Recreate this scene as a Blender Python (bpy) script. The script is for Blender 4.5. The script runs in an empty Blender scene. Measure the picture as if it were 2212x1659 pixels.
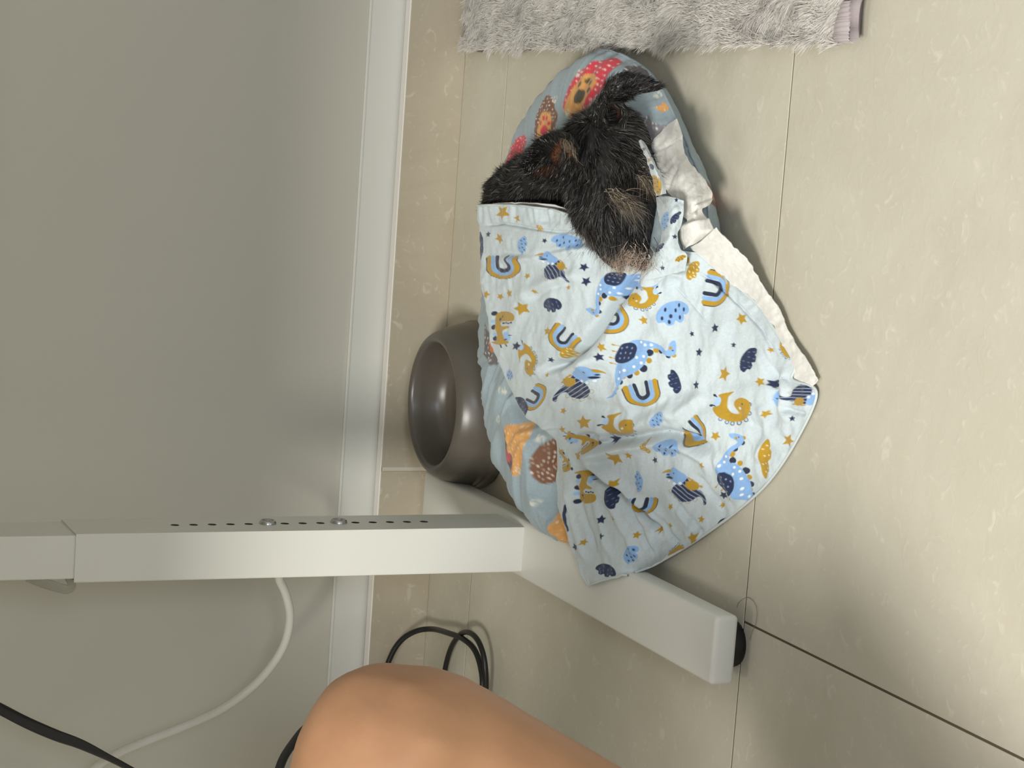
import bpy, bmesh, math
import numpy as np
from mathutils import Vector, Matrix

RNG = np.random.default_rng(7)
sc = bpy.context.scene
col = sc.collection

# ------------------------------------------------------------------ camera
# calibrated from the desk column, the tile joints and the skirting
FPX, CX, CY = 4400.0, 1106.0, 829.5
CAM = np.array([0.0, -2.2145, 0.91])
M = np.array([[0.07201307, -0.40199542, -0.91280546],     # picture x
              [-0.98950123, -0.14377002, -0.01474809],    # picture y
              [-0.1253054, 0.90428417, -0.40812828]])     # view direction
cd = bpy.data.cameras.new('camera')
cam = bpy.data.objects.new('camera', cd)
col.objects.link(cam)
cd.sensor_fit = 'HORIZONTAL'
cd.sensor_width = 36.0
cd.lens = FPX / 2212 * 36.0
cd.clip_start = 0.02
mw = Matrix.Identity(4)
for i in range(3):
    mw[i][0] = M[0, i]
    mw[i][1] = -M[1, i]
    mw[i][2] = -M[2, i]
    mw[i][3] = CAM[i]
cam.matrix_world = mw
sc.camera = cam

# ------------------------------------------------------------------ light
world = bpy.data.worlds.new('room_light')
sc.world = world
world.use_nodes = True
wb = world.node_tree.nodes['Background']
wb.inputs[0].default_value = (1.0, 0.99, 0.955, 1)
wb.inputs[1].default_value = 0.50


def area(name, loc, target, size, power, rgb):
    l = bpy.data.lights.new(name, 'AREA')
    l.shape = 'DISK'
    l.size = size
    l.energy = power
    l.color = rgb
    o = bpy.data.objects.new(name, l)
    col.objects.link(o)
    o.location = loc
    d = Vector(target) - Vector(loc)
    o.rotation_euler = d.to_track_quat('-Z', 'Y').to_euler()
    return o


area('ceiling_panel', (-1.10, -3.30, 2.45), (-0.3, -0.6, 0.0), 0.75, 118, (1.0, 0.98, 0.925))
area('overhead_fill', (-0.75, -1.70, 2.40), (-0.5, -1.0, 0.0), 0.60, 11, (1.0, 0.97, 0.91))  # extra overhead light, added to brighten the floor
area('cool_fill', (0.45, -3.50, 1.10), (-0.55, 0.0, 0.25), 0.40, 17, (0.76, 0.87, 1.0))  # unseen cool source, added to light the bluish patch on the wall

vs = sc.view_settings
vs.view_transform = 'Standard'
vs.look = 'None'
vs.exposure = 0.0
vs.gamma = 1.0
vs.use_curve_mapping = False


# ------------------------------------------------------------------ helpers
def at(u, v, z):
    """a measured picture point at a known height -> place in the room"""
    d = M.T @ np.array([(u - CX) / FPX, (v - CY) / FPX, 1.0])
    return CAM + d * ((z - CAM[2]) / d[2])


def aty(u, v, y):
    d = M.T @ np.array([(u - CX) / FPX, (v - CY) / FPX, 1.0])
    return CAM + d * ((y - CAM[1]) / d[1])


def lin(rgb):
    c = np.asarray(rgb, float) / 255.0
    return np.where(c <= 0.04045, c / 12.92, ((c + 0.055) / 1.055) ** 2.4)


def tag(o, label=None, cat=None, group=None, kind=None):
    if label: o['label'] = label
    if cat: o['category'] = cat
    if group: o['group'] = group
    if kind: o['kind'] = kind
    return o


def empty(name, loc, label, cat, group=None):
    o = bpy.data.objects.new(name, None)
    o.empty_display_size = 0.02
    col.objects.link(o)
    o.location = loc
    return tag(o, label, cat, group)


def link(name, me, mat=None, parent=None, smooth=False):
    o = bpy.data.objects.new(name, me)
    col.objects.link(o)
    if mat is not None:
        me.materials.clear()
        me.materials.append(mat)
    if smooth:
        me.polygons.foreach_set('use_smooth', np.ones(len(me.polygons), bool))
    if parent is not None:
        o.parent = parent
        bpy.context.view_layer.update()
        o.matrix_parent_inverse = world_of(parent).inverted()
    return o


def world_of(o):
    m = Matrix.LocRotScale(o.location, o.rotation_euler, o.scale)
    if o.parent is not None:
        return world_of(o.parent) @ o.matrix_parent_inverse @ m
    return m


def mesh_np(name, V, F, colors=None):
    """V (n,3), F (m,k) -> mesh, fast"""
    V = np.ascontiguousarray(V, np.float32)
    F = np.ascontiguousarray(F, np.int32)
    k = F.shape[1]
    me = bpy.data.meshes.new(name)
    me.vertices.add(len(V))
    me.vertices.foreach_set('co', V.ravel())
    me.loops.add(F.size)
    me.loops.foreach_set('vertex_index', F.ravel())
    me.polygons.add(len(F))
    me.polygons.foreach_set('loop_start', np.arange(0, F.size, k, dtype=np.int32))
    if colors is not None:
        a = me.color_attributes.new('Col', 'FLOAT_COLOR', 'POINT')
        c = np.ones((len(V), 4), np.float32)
        c[:, :3] = colors
        a.data.foreach_set('color', c.ravel())
    me.update(calc_edges=True)
    me.validate()
    return me


def grid_faces(n, m, wrap=False):
    i = np.arange(n - 1)[:, None]
    j = np.arange(m if wrap else m - 1)[None, :]
    j2 = (j + 1) % m
    return np.stack([(i * m + j).ravel() if not wrap else (i * m + j + 0 * i).ravel(),
                     (i * m + j2).ravel(), ((i + 1) * m + j2).ravel(), ((i + 1) * m + j).ravel()], 1)


def crom(ctrl, N):
    """Catmull-Rom along axis 0 -> N samples"""
    c = np.asarray(ctrl, float)
    n = c.shape[0]
    p = np.concatenate([[2 * c[0] - c[1]], c, [2 * c[-1] - c[-2]]])
    t = np.linspace(0, n - 1, N)
    i = np.minimum(t.astype(int), n - 2)
    f = (t - i).reshape((-1,) + (1,) * (c.ndim - 1))
    a, b, d, e = p[i], p[i + 1], p[i + 2], p[i + 3]
    return 0.5 * (2 * b + (d - a) * f + (2 * a - 5 * b + 4 * d - e) * f ** 2 + (3 * b - a - 3 * d + e) * f ** 3)


def surf(ctrl, N, Mm):
    c = crom(np.asarray(ctrl, float), N)
    c = crom(np.swapaxes(c, 0, 1), Mm)
    return np.swapaxes(c, 0, 1)


def normals_of(G):
    a = np.gradient(G, axis=0)
    b = np.gradient(G, axis=1)
    n = np.cross(a, b)
    n /= np.linalg.norm(n, axis=2, keepdims=True) + 1e-12
    return n


_lat = RNG.random((64, 64))


def vnoise(x, y, seed=0):
    """smooth value noise in [-1,1]"""
    x = np.asarray(x, float) + seed * 7.31
    y = np.asarray(y, float) + seed * 3.77
    i, j = np.floor(x).astype(int), np.floor(y).astype(int)
    fx, fy = x - i, y - j
    fx = fx * fx * (3 - 2 * fx)
    fy = fy * fy * (3 - 2 * fy)
    L = lambda a, b: _lat[a % 64, b % 64]
    r = (L(i, j) * (1 - fx) + L(i + 1, j) * fx) * (1 - fy) + (L(i, j + 1) * (1 - fx) + L(i + 1, j + 1) * fx) * fy
    return r * 2 - 1


def seg_dist(x, y, pts):
    """signed distance (side) and parameter to a polyline"""
    best = np.full(x.shape, 1e9)
    side = np.zeros(x.shape)
    par = np.zeros(x.shape)
    n = len(pts) - 1
    for k in range(n):
        ax, ay = pts[k]
        bx, by = pts[k + 1]
        dx, dy = bx - ax, by - ay
        L2 = dx * dx + dy * dy
        t = np.clip(((x - ax) * dx + (y - ay) * dy) / L2, 0, 1)
        px, py = x - ax - t * dx, y - ay - t * dy
        d = np.hypot(px, py)
        s = np.sign(dx * py - dy * px)
        m = d < best
        best[m] = d[m]
        side[m] = s[m]
        par[m] = (k + t[m]) / n
    return best, side, par


# ---- simple solids
def box_bm(bm, x0, x1, y0, y1, z0, z1, bevel=0.0, seg=2):
    vs_ = [bm.verts.new(p) for p in ((x0, y0, z0), (x1, y0, z0), (x1, y1, z0), (x0, y1, z0),
                                     (x0, y0, z1), (x1, y0, z1), (x1, y1, z1), (x0, y1, z1))]
    fs = [bm.faces.new([vs_[i] for i in q]) for q in
          ((3, 2, 1, 0), (4, 5, 6, 7), (0, 1, 5, 4), (1, 2, 6, 5), (2, 3, 7, 6), (3, 0, 4, 7))]
    if bevel:
        es = set(e for f in fs for e in f.edges)
        bmesh.ops.bevel(bm, geom=list(es), offset=bevel, segments=seg, affect='EDGES', profile=0.5)


def box(name, x0, x1, y0, y1, z0, z1, mat, parent=None, bevel=0.0, seg=2):
    bm = bmesh.new()
    box_bm(bm, x0, x1, y0, y1, z0, z1, bevel, seg)
    me = bpy.data.meshes.new(name)
    bm.to_mesh(me)
    bm.free()
    return link(name, me, mat, parent, smooth=False)


def tube(pts, r, seg=10, n=80, flat=None, twist=None):
    """tube mesh arrays along a smooth path; flat = (wide, thin) radii"""
    c = crom(np.asarray(pts, float), n)
    t = np.gradient(c, axis=0)
    t /= np.linalg.norm(t, axis=1, keepdims=True)
    up = np.array([0.13, 0.31, 0.94])
    nrm = np.zeros_like(c)
    prev = np.cross(t[0], up)
    for i in range(len(c)):
        p = prev - t[i] * np.dot(prev, t[i])
        p /= np.linalg.norm(p)
        nrm[i] = p
        prev = p
    bi = np.cross(t, nrm)
    a = np.linspace(0, 2 * np.pi, seg, endpoint=False)
    rr = np.full(len(c), r) if np.isscalar(r) else crom(np.asarray(r, float)[:, None], len(c))[:, 0]
    if flat is not None:
        tw = np.zeros(len(c)) if twist is None else np.interp(np.linspace(0, 1, len(c)), np.linspace(0, 1, len(twist)), twist)
        ca, sa = np.cos(a) * flat[0], np.sin(a) * flat[1]
        x = np.cos(tw)[:, None] * ca - np.sin(tw)[:, None] * sa
        y = np.sin(tw)[:, None] * ca + np.cos(tw)[:, None] * sa
        V = c[:, None, :] + nrm[:, None, :] * x[:, :, None] + bi[:, None, :] * y[:, :, None]
    else:
        V = c[:, None, :] + rr[:, None, None] * (nrm[:, None, :] * np.cos(a)[None, :, None] + bi[:, None, :] * np.sin(a)[None, :, None])
    return V.reshape(-1, 3), grid_faces(len(c), seg, wrap=True)


def tube_obj(name, pts, r, mat, parent=None, **k):
    V, F = tube(pts, r, **k)
    return link(name, mesh_np(name, V, F), mat, parent, smooth=True)


def lathe(name, prof, seg, mat, parent=None, origin=(0, 0, 0)):
    p = np.asarray(prof, float)
    a = np.linspace(0, 2 * np.pi, seg, endpoint=False)
    V = np.stack([p[:, 0:1] * np.cos(a), p[:, 0:1] * np.sin(a), np.repeat(p[:, 1:2], seg, 1)], 2) + np.asarray(origin)
    return link(name, mesh_np(name, V.reshape(-1, 3), grid_faces(len(p), seg, wrap=True)), mat, parent, smooth=True)


def strands(paths, width, colors):
    """paths (N,K,3), width (N,), colors (N,3): tapered ribbons lying across their curl"""
    N, K, _ = paths.shape
    t = np.gradient(paths, axis=1)
    t /= np.linalg.norm(t, axis=2, keepdims=True) + 1e-9
    rnd = RNG.normal(size=(N, 1, 3))
    s = np.cross(t, rnd)
    s /= np.linalg.norm(s, axis=2, keepdims=True) + 1e-9
    w = width[:, None] * np.linspace(1.0, 0.12, K)[None, :] * 0.5
    A = paths + s * w[:, :, None]
    B = paths - s * w[:, :, None]
    V = np.stack([A, B], 2).reshape(N, K * 2, 3)
    base = (np.arange(N) * K * 2)[:, None, None]
    k = np.arange(K - 1)
    q = np.stack([2 * k, 2 * k + 1, 2 * k + 3, 2 * k + 2], 1)[None]
    F = (base + q).reshape(-1, 4)
    return V.reshape(-1, 3), F, np.repeat(colors, K * 2, axis=0)


# ------------------------------------------------------------------ materials
def nt(name):
    m = bpy.data.materials.new(name)
    m.use_nodes = True
    return m, m.node_tree, m.node_tree.nodes['Principled BSDF']


def mat(name, rgb, rough=0.5, noise=None, bump=None, spec=0.5, metal=0.0, sheen=0.0, alt=None, coat=0.0):
    """rgb sRGB; noise = (scale, amount) tone mottle towards alt; bump = (scale, strength, distance)"""
    m, t, b = nt(name)
    c = lin(rgb)
    b.inputs['Base Color'].default_value = (*c, 1)
    b.inputs['Roughness'].default_value = rough
    b.inputs['Specular IOR Level'].default_value = spec
    b.inputs['Metallic'].default_value = metal
    b.inputs['Sheen Weight'].default_value = sheen
    b.inputs['Coat Weight'].default_value = coat
    tc = t.nodes.new('ShaderNodeTexCoord')
    if noise:
        n = t.nodes.new('ShaderNodeTexNoise')
        n.inputs['Scale'].default_value = noise[0]
        n.inputs['Detail'].default_value = 8
        n.inputs['Roughness'].default_value = 0.62
        r = t.nodes.new('ShaderNodeValToRGB')
        r.color_ramp.elements[0].position = 0.32
        r.color_ramp.elements[1].position = 0.70
        c2 = lin(alt) if alt is not None else c * (1 - noise[1])
        r.color_ramp.elements[0].color = (*c2, 1)
        r.color_ramp.elements[1].color = (*c, 1)
        t.links.new(tc.outputs['Object'], n.inputs['Vector'])
        t.links.new(n.outputs['Fac'], r.inputs['Fac'])
        t.links.new(r.outputs['Color'], b.inputs['Base Color'])
    if bump:
        n2 = t.nodes.new('ShaderNodeTexNoise')
        n2.inputs['Scale'].default_value = bump[0]
        n2.inputs['Detail'].default_value = 6
        bp = t.nodes.new('ShaderNodeBump')
        bp.inputs['Strength'].default_value = bump[1]
        bp.inputs['Distance'].default_value = bump[2]
        t.links.new(tc.outputs['Object'], n2.inputs['Vector'])
        t.links.new(n2.outputs['Fac'], bp.inputs['Height'])
        t.links.new(bp.outputs['Normal'], b.inputs['Normal'])
    return m


def mat_attr(name, rough=0.8, weave=None, spec=0.3, sheen=0.0, mottled=0.06):
    """colour from the mesh's own print, with a woven relief"""
    m, t, b = nt(name)
    a = t.nodes.new('ShaderNodeVertexColor')
    a.layer_name = 'Col'
    b.inputs['Roughness'].default_value = rough
    b.inputs['Specular IOR Level'].default_value = spec
    b.inputs['Sheen Weight'].default_value = sheen
    tc = t.nodes.new('ShaderNodeTexCoord')
    n = t.nodes.new('ShaderNodeTexNoise')
    n.inputs['Scale'].default_value = 420
    n.inputs['Detail'].default_value = 3
    mp = t.nodes.new('ShaderNodeMapRange')
    mp.inputs[1].default_value = 0.3
    mp.inputs[2].default_value = 0.7
    mp.inputs[3].default_value = 1.0 - mottled
    mp.inputs[4].default_value = 1.0 + mottled
    mx = t.nodes.new('ShaderNodeVectorMath')
    mx.operation = 'SCALE'
    t.links.new(tc.outputs['Object'], n.inputs['Vector'])
    t.links.new(n.outputs['Fac'], mp.inputs[0])
    t.links.new(a.outputs['Color'], mx.inputs[0])
    t.links.new(mp.outputs[0], mx.inputs['Scale'])
    t.links.new(mx.outputs[0], b.inputs['Base Color'])
    if weave:
        n2 = t.nodes.new('ShaderNodeTexNoise')
        n2.inputs['Scale'].default_value = weave[0]
        n2.inputs['Detail'].default_value = 4
        bp = t.nodes.new('ShaderNodeBump')
        bp.inputs['Strength'].default_value = weave[1]
        bp.inputs['Distance'].default_value = weave[2]
        t.links.new(tc.outputs['Object'], n2.inputs['Vector'])
        t.links.new(n2.outputs['Fac'], bp.inputs['Height'])
        t.links.new(bp.outputs['Normal'], b.inputs['Normal'])
    return m


MT = {}
MT['wall'] = mat('wall_paint', (206, 203, 190), 0.55, noise=(1.6, 0.03), bump=(260, 0.10, 0.0008))
MT['trim'] = mat('trim_paint', (222, 221, 212), 0.45, bump=(120, 0.06, 0.0008))
MT['caulk'] = mat('sealant', (240, 236, 229), 0.6)
MT['joint'] = mat('tile_joint', (92, 83, 66), 0.9)
MT['grout'] = mat('grout', (205, 198, 184), 0.9)
MT['steel_white'] = mat('powder_coated_steel', (214, 213, 204), 0.38, noise=(3.0, 0.02), bump=(900, 0.10, 0.0003))
MT['black'] = mat('black_rubber', (14, 14, 13), 0.55)
MT['cable_black'] = mat('black_cable', (16, 16, 15), 0.42, bump=(500, 0.1, 0.0005))
MT['cable_white'] = mat('white_cable', (215, 213, 203), 0.42)
MT['chrome'] = mat('zinc_screw', (190, 192, 195), 0.22, metal=1.0)
MT['dark'] = mat('hole_shade', (52, 50, 45), 0.7)  # dark colour stands in for the shade inside the column holes
MT['bowl'] = mat('grey_plastic', (86, 80, 72), 0.33, bump=(60, 0.03, 0.001))
MT['skin'] = mat('skin', (166, 125, 91), 0.5, noise=(9.0, 0.2), alt=(152, 110, 79), bump=(180, 0.10, 0.0012))
MT['shorts'] = mat('dark_cloth', (40, 42, 48), 0.9)
MT['top'] = mat('desk_laminate', (214, 209, 198), 0.45)


def tile_mat(name, rgb, alt):
    m, t, b = nt(name)
    tc = t.nodes.new('ShaderNodeTexCoord')
    oi = t.nodes.new('ShaderNodeObjectInfo')
    ad = t.nodes.new('ShaderNodeVectorMath')
    ad.operation = 'ADD'
    sc_ = t.nodes.new('ShaderNodeVectorMath')
    sc_.operation = 'SCALE'
    sc_.inputs['Scale'].default_value = 3.7
    t.links.new(oi.outputs['Location'], sc_.inputs[0])
    t.links.new(tc.outputs['Object'], ad.inputs[0])
    t.links.new(sc_.outputs[0], ad.inputs[1])
    n1 = t.nodes.new('ShaderNodeTexNoise')
    n1.inputs['Scale'].default_value = 5.0
    n1.inputs['Detail'].default_value = 9
    n1.inputs['Roughness'].default_value = 0.68
    n1.inputs['Distortion'].default_value = 0.6
    r1 = t.nodes.new('ShaderNodeValToRGB')
    r1.color_ramp.elements[0].position = 0.30
    r1.color_ramp.elements[1].position = 0.72
    r1.color_ramp.elements[0].color = (*lin(alt), 1)
    r1.color_ramp.elements[1].color = (*lin(rgb), 1)
    n2 = t.nodes.new('ShaderNodeTexNoise')
    n2.inputs['Scale'].default_value = 70
    n2.inputs['Detail'].default_value = 6
    n2.inputs['Distortion'].default_value = 1.2
    r2 = t.nodes.new('ShaderNodeValToRGB')
    r2.color_ramp.elements[0].position = 0.60
    r2.color_ramp.elements[1].position = 0.74
    r2.color_ramp.elements[0].color = (0, 0, 0, 1)
    r2.color_ramp.elements[1].color = (0.44, 0.44, 0.44, 1)
    mx = t.nodes.new('ShaderNodeMixRGB')
    mx.inputs[2].default_value = (*lin((222, 216, 200)), 1)
    bp = t.nodes.new('ShaderNodeBump')
    bp.inputs['Strength'].default_value = 0.28
    bp.inputs['Distance'].default_value = 0.0012
    t.links.new(ad.outputs[0], n1.inputs['Vector'])
    t.links.new(ad.outputs[0], n2.inputs['Vector'])
    t.links.new(n1.outputs['Fac'], r1.inputs['Fac'])
    t.links.new(n2.outputs['Fac'], r2.inputs['Fac'])
    t.links.new(r2.outputs['Color'], mx.inputs[0])
    t.links.new(r1.outputs['Color'], mx.inputs[1])
    t.links.new(mx.outputs[0], b.inputs['Base Color'])
    t.links.new(n2.outputs['Fac'], bp.inputs['Height'])
    t.links.new(bp.outputs['Normal'], b.inputs['Normal'])
    b.inputs['Roughness'].default_value = 0.42
    b.inputs['Specular IOR Level'].default_value = 0.4
    return m


MT['tile'] = tile_mat('stone_tile', (202, 197, 180), (189, 183, 165))
MT['skirt_tile'] = tile_mat('skirting_tile', (192, 182, 161), (174, 163, 142))

# ------------------------------------------------------------------ the room
X0, X1, YN = -3.4, 2.6, -3.724
floor = box('floor', X0, X1, YN, 0.03, -0.03, -0.0007, MT['joint'])
tag(floor, kind='structure')


def tile_mesh(name, lx, ly, h=0.0048, b=0.00025):
    bm = bmesh.new()
    box_bm(bm, 0, lx, 0, ly, -h, 0.0, b, 1)
    me = bpy.data.meshes.new(name)
    bm.to_mesh(me)
    bm.free()
    me.materials.append(MT['tile'])
    return me


JX, JY = 0.0022, 0.0020
rows = [(-0.1236, 0.012, -0.41 + 0.57), (-0.7236, -0.1236, 0.42)]
y = -0.7236
k = 0
while y > YN + 0.05:
    rows.append((y - 0.6, y, -0.412 if k % 2 == 0 else 0.19))
    y -= 0.6
    k += 1
cache = {}
for (ya, yb, off) in rows:
    xs = [off + 1.2 * i for i in range(-4, 5)]
    xs = [x for x in xs if X0 < x < X1]
    xs = [X0] + xs + [X1]
    for xa, xb in zip(xs[:-1], xs[1:]):
        lx, ly = round(xb - xa - JX, 4), round(yb - ya - JY, 4)
        if lx < 0.02:
            continue
        if (lx, ly) not in cache:
            cache[(lx, ly)] = tile_mesh('tile', lx, ly)
        o = bpy.data.objects.new('tile', cache[(lx, ly)])
        col.objects.link(o)
        o.parent = floor
        o.location = (xa + JX / 2, ya + JY / 2, 0.0)

wall = box('wall_back', X0, X1, 0.024, 0.15, 0.0, 2.5, MT['wall'])
tag(wall, kind='structure')
# painted board behind the tiles: a shade proud of the wall, with a fine top bead
trim = box('trim_1', X0, X1, 0.021, 0.0245, 0.0, 0.1135, MT['trim'], bevel=0.0008)
tag(trim, kind='structure')
bead = box('bead', X0, X1, 0.0195, 0.0225, 0.1105, 0.1140, MT['trim'], trim, bevel=0.0010)

# tiled skirting: pieces with pale grout between, sealed along the top
base = box('baseboard_back', X0, X1, 0.0005, 0.0140, 0.0, 0.0695, MT['grout'])
tag(base, kind='structure')
xs = [-0.4105 + 0.6 * i for i in range(-6, 7)]
xs = [x for x in xs if X0 < x < X1]
xs = [X0] + xs + [X1]
sk = {}
for xa, xb in zip(xs[:-1], xs[1:]):
    L = round(xb - xa - 0.0042, 4)
    if L not in sk:
        bm = bmesh.new()
        box_bm(bm, 0, L, 0.0, 0.0142, 0.0, 0.0705, 0.0005, 1)
        me = bpy.data.meshes.new('skirting_tile')
        bm.to_mesh(me)
        bm.free()
        me.materials.append(MT['skirt_tile'])
        sk[L] = me
    o = bpy.data.objects.new('skirting_tile', sk[L])
    col.objects.link(o)
    o.parent = base
    o.location = (xa + 0.0021, 0.0, 0.0)
box('sealant_strip', X0, X1, 0.0008, 0.0150, 0.0702, 0.0718, MT['caulk'], base, bevel=0.0007)

# ------------------------------------------------------------------ desk
desk = empty('desk', (-0.43, -0.345, 0.0), 'white height-adjustable desk whose steel leg stands beside the dog cushion', 'desk')


def foot_mesh():
    bm = bmesh.new()
    box_bm(bm, -0.0305, 0.0305, -0.400, 0.285, 0.0175, 0.0405, 0.0045, 3)
    me = bpy.data.meshes.new('foot')
    bm.to_mesh(me)
    bm.free()
    return me


def column_mesh():
    """rectangular tube; the +x side carries a row of round holes"""
    V, F, DK = [], [], set()
    x0, x1, y0, y1, za, zb = -0.0235, 0.0235, 0.0, 0.069, 0.040, 0.5018
    yh, r, S = 0.0345, 0.0044, 12
    hz = [0.1382 + 0.0186 * i for i in range(15)]
    cuts = [za]
    for z in hz:
        cuts += [z - 0.0080, z + 0.0080]
    cuts.append(zb)

    def add(p):
        V.append(p)
        return len(V) - 1

    def quad(a, b, c, d):
        F.append((add(a), add(b), add(c), add(d)))
    for i in range(len(cuts) - 1):
        a, b = cuts[i], cuts[i + 1]
        hole = i % 2 == 1
        if not hole:
            quad((x1, y0, a), (x1, y1, a), (x1, y1, b), (x1, y0, b))
        else:
            zc = (a + b) / 2
            ring, sq, deep = [], [], []
            for s in range(S):
                t = 2 * math.pi * (s + 0.5) / S
                cy, cz = math.cos(t), math.sin(t)
                k_ = 1.0 / max(abs(cy), abs(cz))
                sq.append((x1, yh + cy * k_ * 0.0080, zc + cz * k_ * 0.0080))
                ring.append((x1, yh + cy * r, zc + cz * r))
                deep.append((x1 - 0.0035, yh + cy * r, zc + cz * r))
            for s in range(S):
                q = (s + 1) % S
                quad(sq[s], sq[q], ring[q], ring[s])
                quad(ring[s], ring[q], deep[q], deep[s])
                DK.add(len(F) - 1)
            for q in range(1, S - 1):
                quad(deep[0], deep[q], deep[q + 1], deep[0])
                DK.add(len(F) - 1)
            quad((x1, y0, a), (x1, yh - 0.008, a), (x1, yh - 0.008, b), (x1, y0, b))
            quad((x1, yh + 0.008, a), (x1, y1, a), (x1, y1, b), (x1, yh + 0.008, b))
    b_ = 0.0016
    # the other three sides with rounded front corners
    prof = [(x1, y1), (x0, y1), (x0, y0 + b_), (x0 + b_ * 0.3, y0 + b_ * 0.3), (x0 + b_, y0), (x1 - b_, y0), (x1 - b_ * 0.3, y0 + b_ * 0.05), (x1, y0)]
    for (p, q) in zip(prof[:-1], prof[1:]):
        quad((q[0], q[1], za), (p[0], p[1], za), (p[0], p[1], zb), (q[0], q[1], zb))
    # top rim of the tube
    e = 0.0022
    quad((x0, y0, zb), (x1, y0, zb), (x1 - e, y0 + e, zb), (x0 + e, y0 + e, zb))
    quad((x1, y0, zb), (x1, y1, zb), (x1 - e, y1 - e, zb), (x1 - e, y0 + e, zb))
    quad((x1, y1, zb), (x0, y1, zb), (x0 + e, y1 - e, zb), (x1 - e, y1 - e, zb))
    quad((x0, y1, zb), (x0, y0, zb), (x0 + e, y0 + e, zb), (x0 + e, y1 - e, zb))
    me = bpy.data.meshes.new('lower_column')
    bm = bmesh.new()
    vv = [bm.verts.new(p) for p in V]
    for n_, f in enumerate(F):
        nf = bm.faces.new([vv[i] for i in f] if V[f[0]] != V[f[3]] else [vv[i] for i in f[:3]])
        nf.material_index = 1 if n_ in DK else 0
    bmesh.ops.remove_doubles(bm, verts=bm.verts[:], dist=1e-5)
    bmesh.ops.recalc_face_normals(bm, faces=bm.faces[:])
    bm.to_mesh(me)
    bm.free()
    return me


def screw_mesh():
    prof = [(0.0, 0.0040), (0.0030, 0.0040), (0.0036, 0.0026), (0.0068, 0.0036), (0.0078, 0.0028), (0.0085, 0.0012), (0.0086, 0.0)]
    p = np.array(prof)
    a = np.linspace(0, 2 * np.pi, 24, endpoint=False)
    Vv = np.stack([np.repeat(p[:, 1:2], 24, 1), p[:, 0:1] * np.cos(a), p[:, 0:1] * np.sin(a)], 2)
    return mesh_np('screw', Vv.reshape(-1, 3), grid_faces(len(p), 24, wrap=True))


m_foot, m_col, m_scr = foot_mesh(), column_mesh(), screw_mesh()
bm = bmesh.new()
box_bm(bm, -0.0200, 0.0218, 0.0016, 0.0660, 0.30, 0.70, 0.0014, 2)
m_up = bpy.data.meshes.new('upper_column')
bm.to_mesh(m_up)
bm.free()
for m_, t_ in ((m_foot, 'steel_white'), (m_col, 'steel_white'), (m_up, 'steel_white'), (m_scr, 'chrome')):
    m_.materials.append(MT[t_])
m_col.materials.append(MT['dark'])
for p_ in m_foot.polygons:
    p_.use_smooth = True
for p_ in m_scr.polygons:
    p_.use_smooth = True
pad = [(0.0, 0.0), (0.0200, 0.0), (0.0212, 0.004), (0.0212, 0.0150), (0.0190, 0.0178), (0.0, 0.0178)]


def desk_leg(x, first):
    off = Vector((x - desk.location.x, 0, 0))

    def put(name, me, loc, parent):
        o = bpy.data.objects.new(name, me)
        col.objects.link(o)
        o.parent = parent
        o.location = loc
        return o
    f = put('foot', m_foot, off, desk)
    for yy in (-0.366, 0.255):
        lp = lathe('rubber_pad', pad, 28, MT['black'])
        lp.parent = f
        lp.location = (-0.003, yy, 0.0)
    put('upper_column', m_up, off, desk)
    c = put('lower_column', m_col, off, desk)
    for z in (0.3046, 0.2302):
        put('screw', m_scr, (0.0236, 0.0350, z), c)


desk_leg(-0.4312, True)
desk_leg(-1.55, False)
box('tabletop', -1.72, 0.55, -0.850, -0.02, 0.700, 0.724, MT['top'], desk, bevel=0.002)

# ------------------------------------------------------------------ dog bowl
bx, by = -0.3145, -0.1165
bowl = empty('dog_bowl', (bx, by, 0.0), 'dark grey plastic dog bowl with a flared base beside the blue cushion', 'bowl')
prof = [(0.0, 0.0005), (0.080, 0.0005), (0.0945, 0.0012), (0.0955, 0.004), (0.0950, 0.0135), (0.0935, 0.0150), (0.0925, 0.0162),
        (0.0915, 0.024), (0.0885, 0.036), (0.0845, 0.047), (0.0805, 0.0545), (0.0775, 0.0580), (0.0745, 0.0597),
        (0.0715, 0.0597), (0.0695, 0.0582), (0.0682, 0.055), (0.0668, 0.045), (0.0645, 0.030), (0.0605, 0.020),
        (0.0555, 0.0150), (0.050, 0.0132), (0.030, 0.0125), (0.0, 0.0125)]
lathe('bowl_shell', prof, 96, MT['bowl'], bowl).matrix_parent_inverse = Matrix.Identity(4)


# ------------------------------------------------------------------ printing on cloth
GOLD, NAVY, BLUE = lin((176, 140, 40)), lin((36, 47, 76)), lin((134, 172, 216))
PALE, DARK = lin((225, 232, 232)), lin((36, 44, 66))


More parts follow.
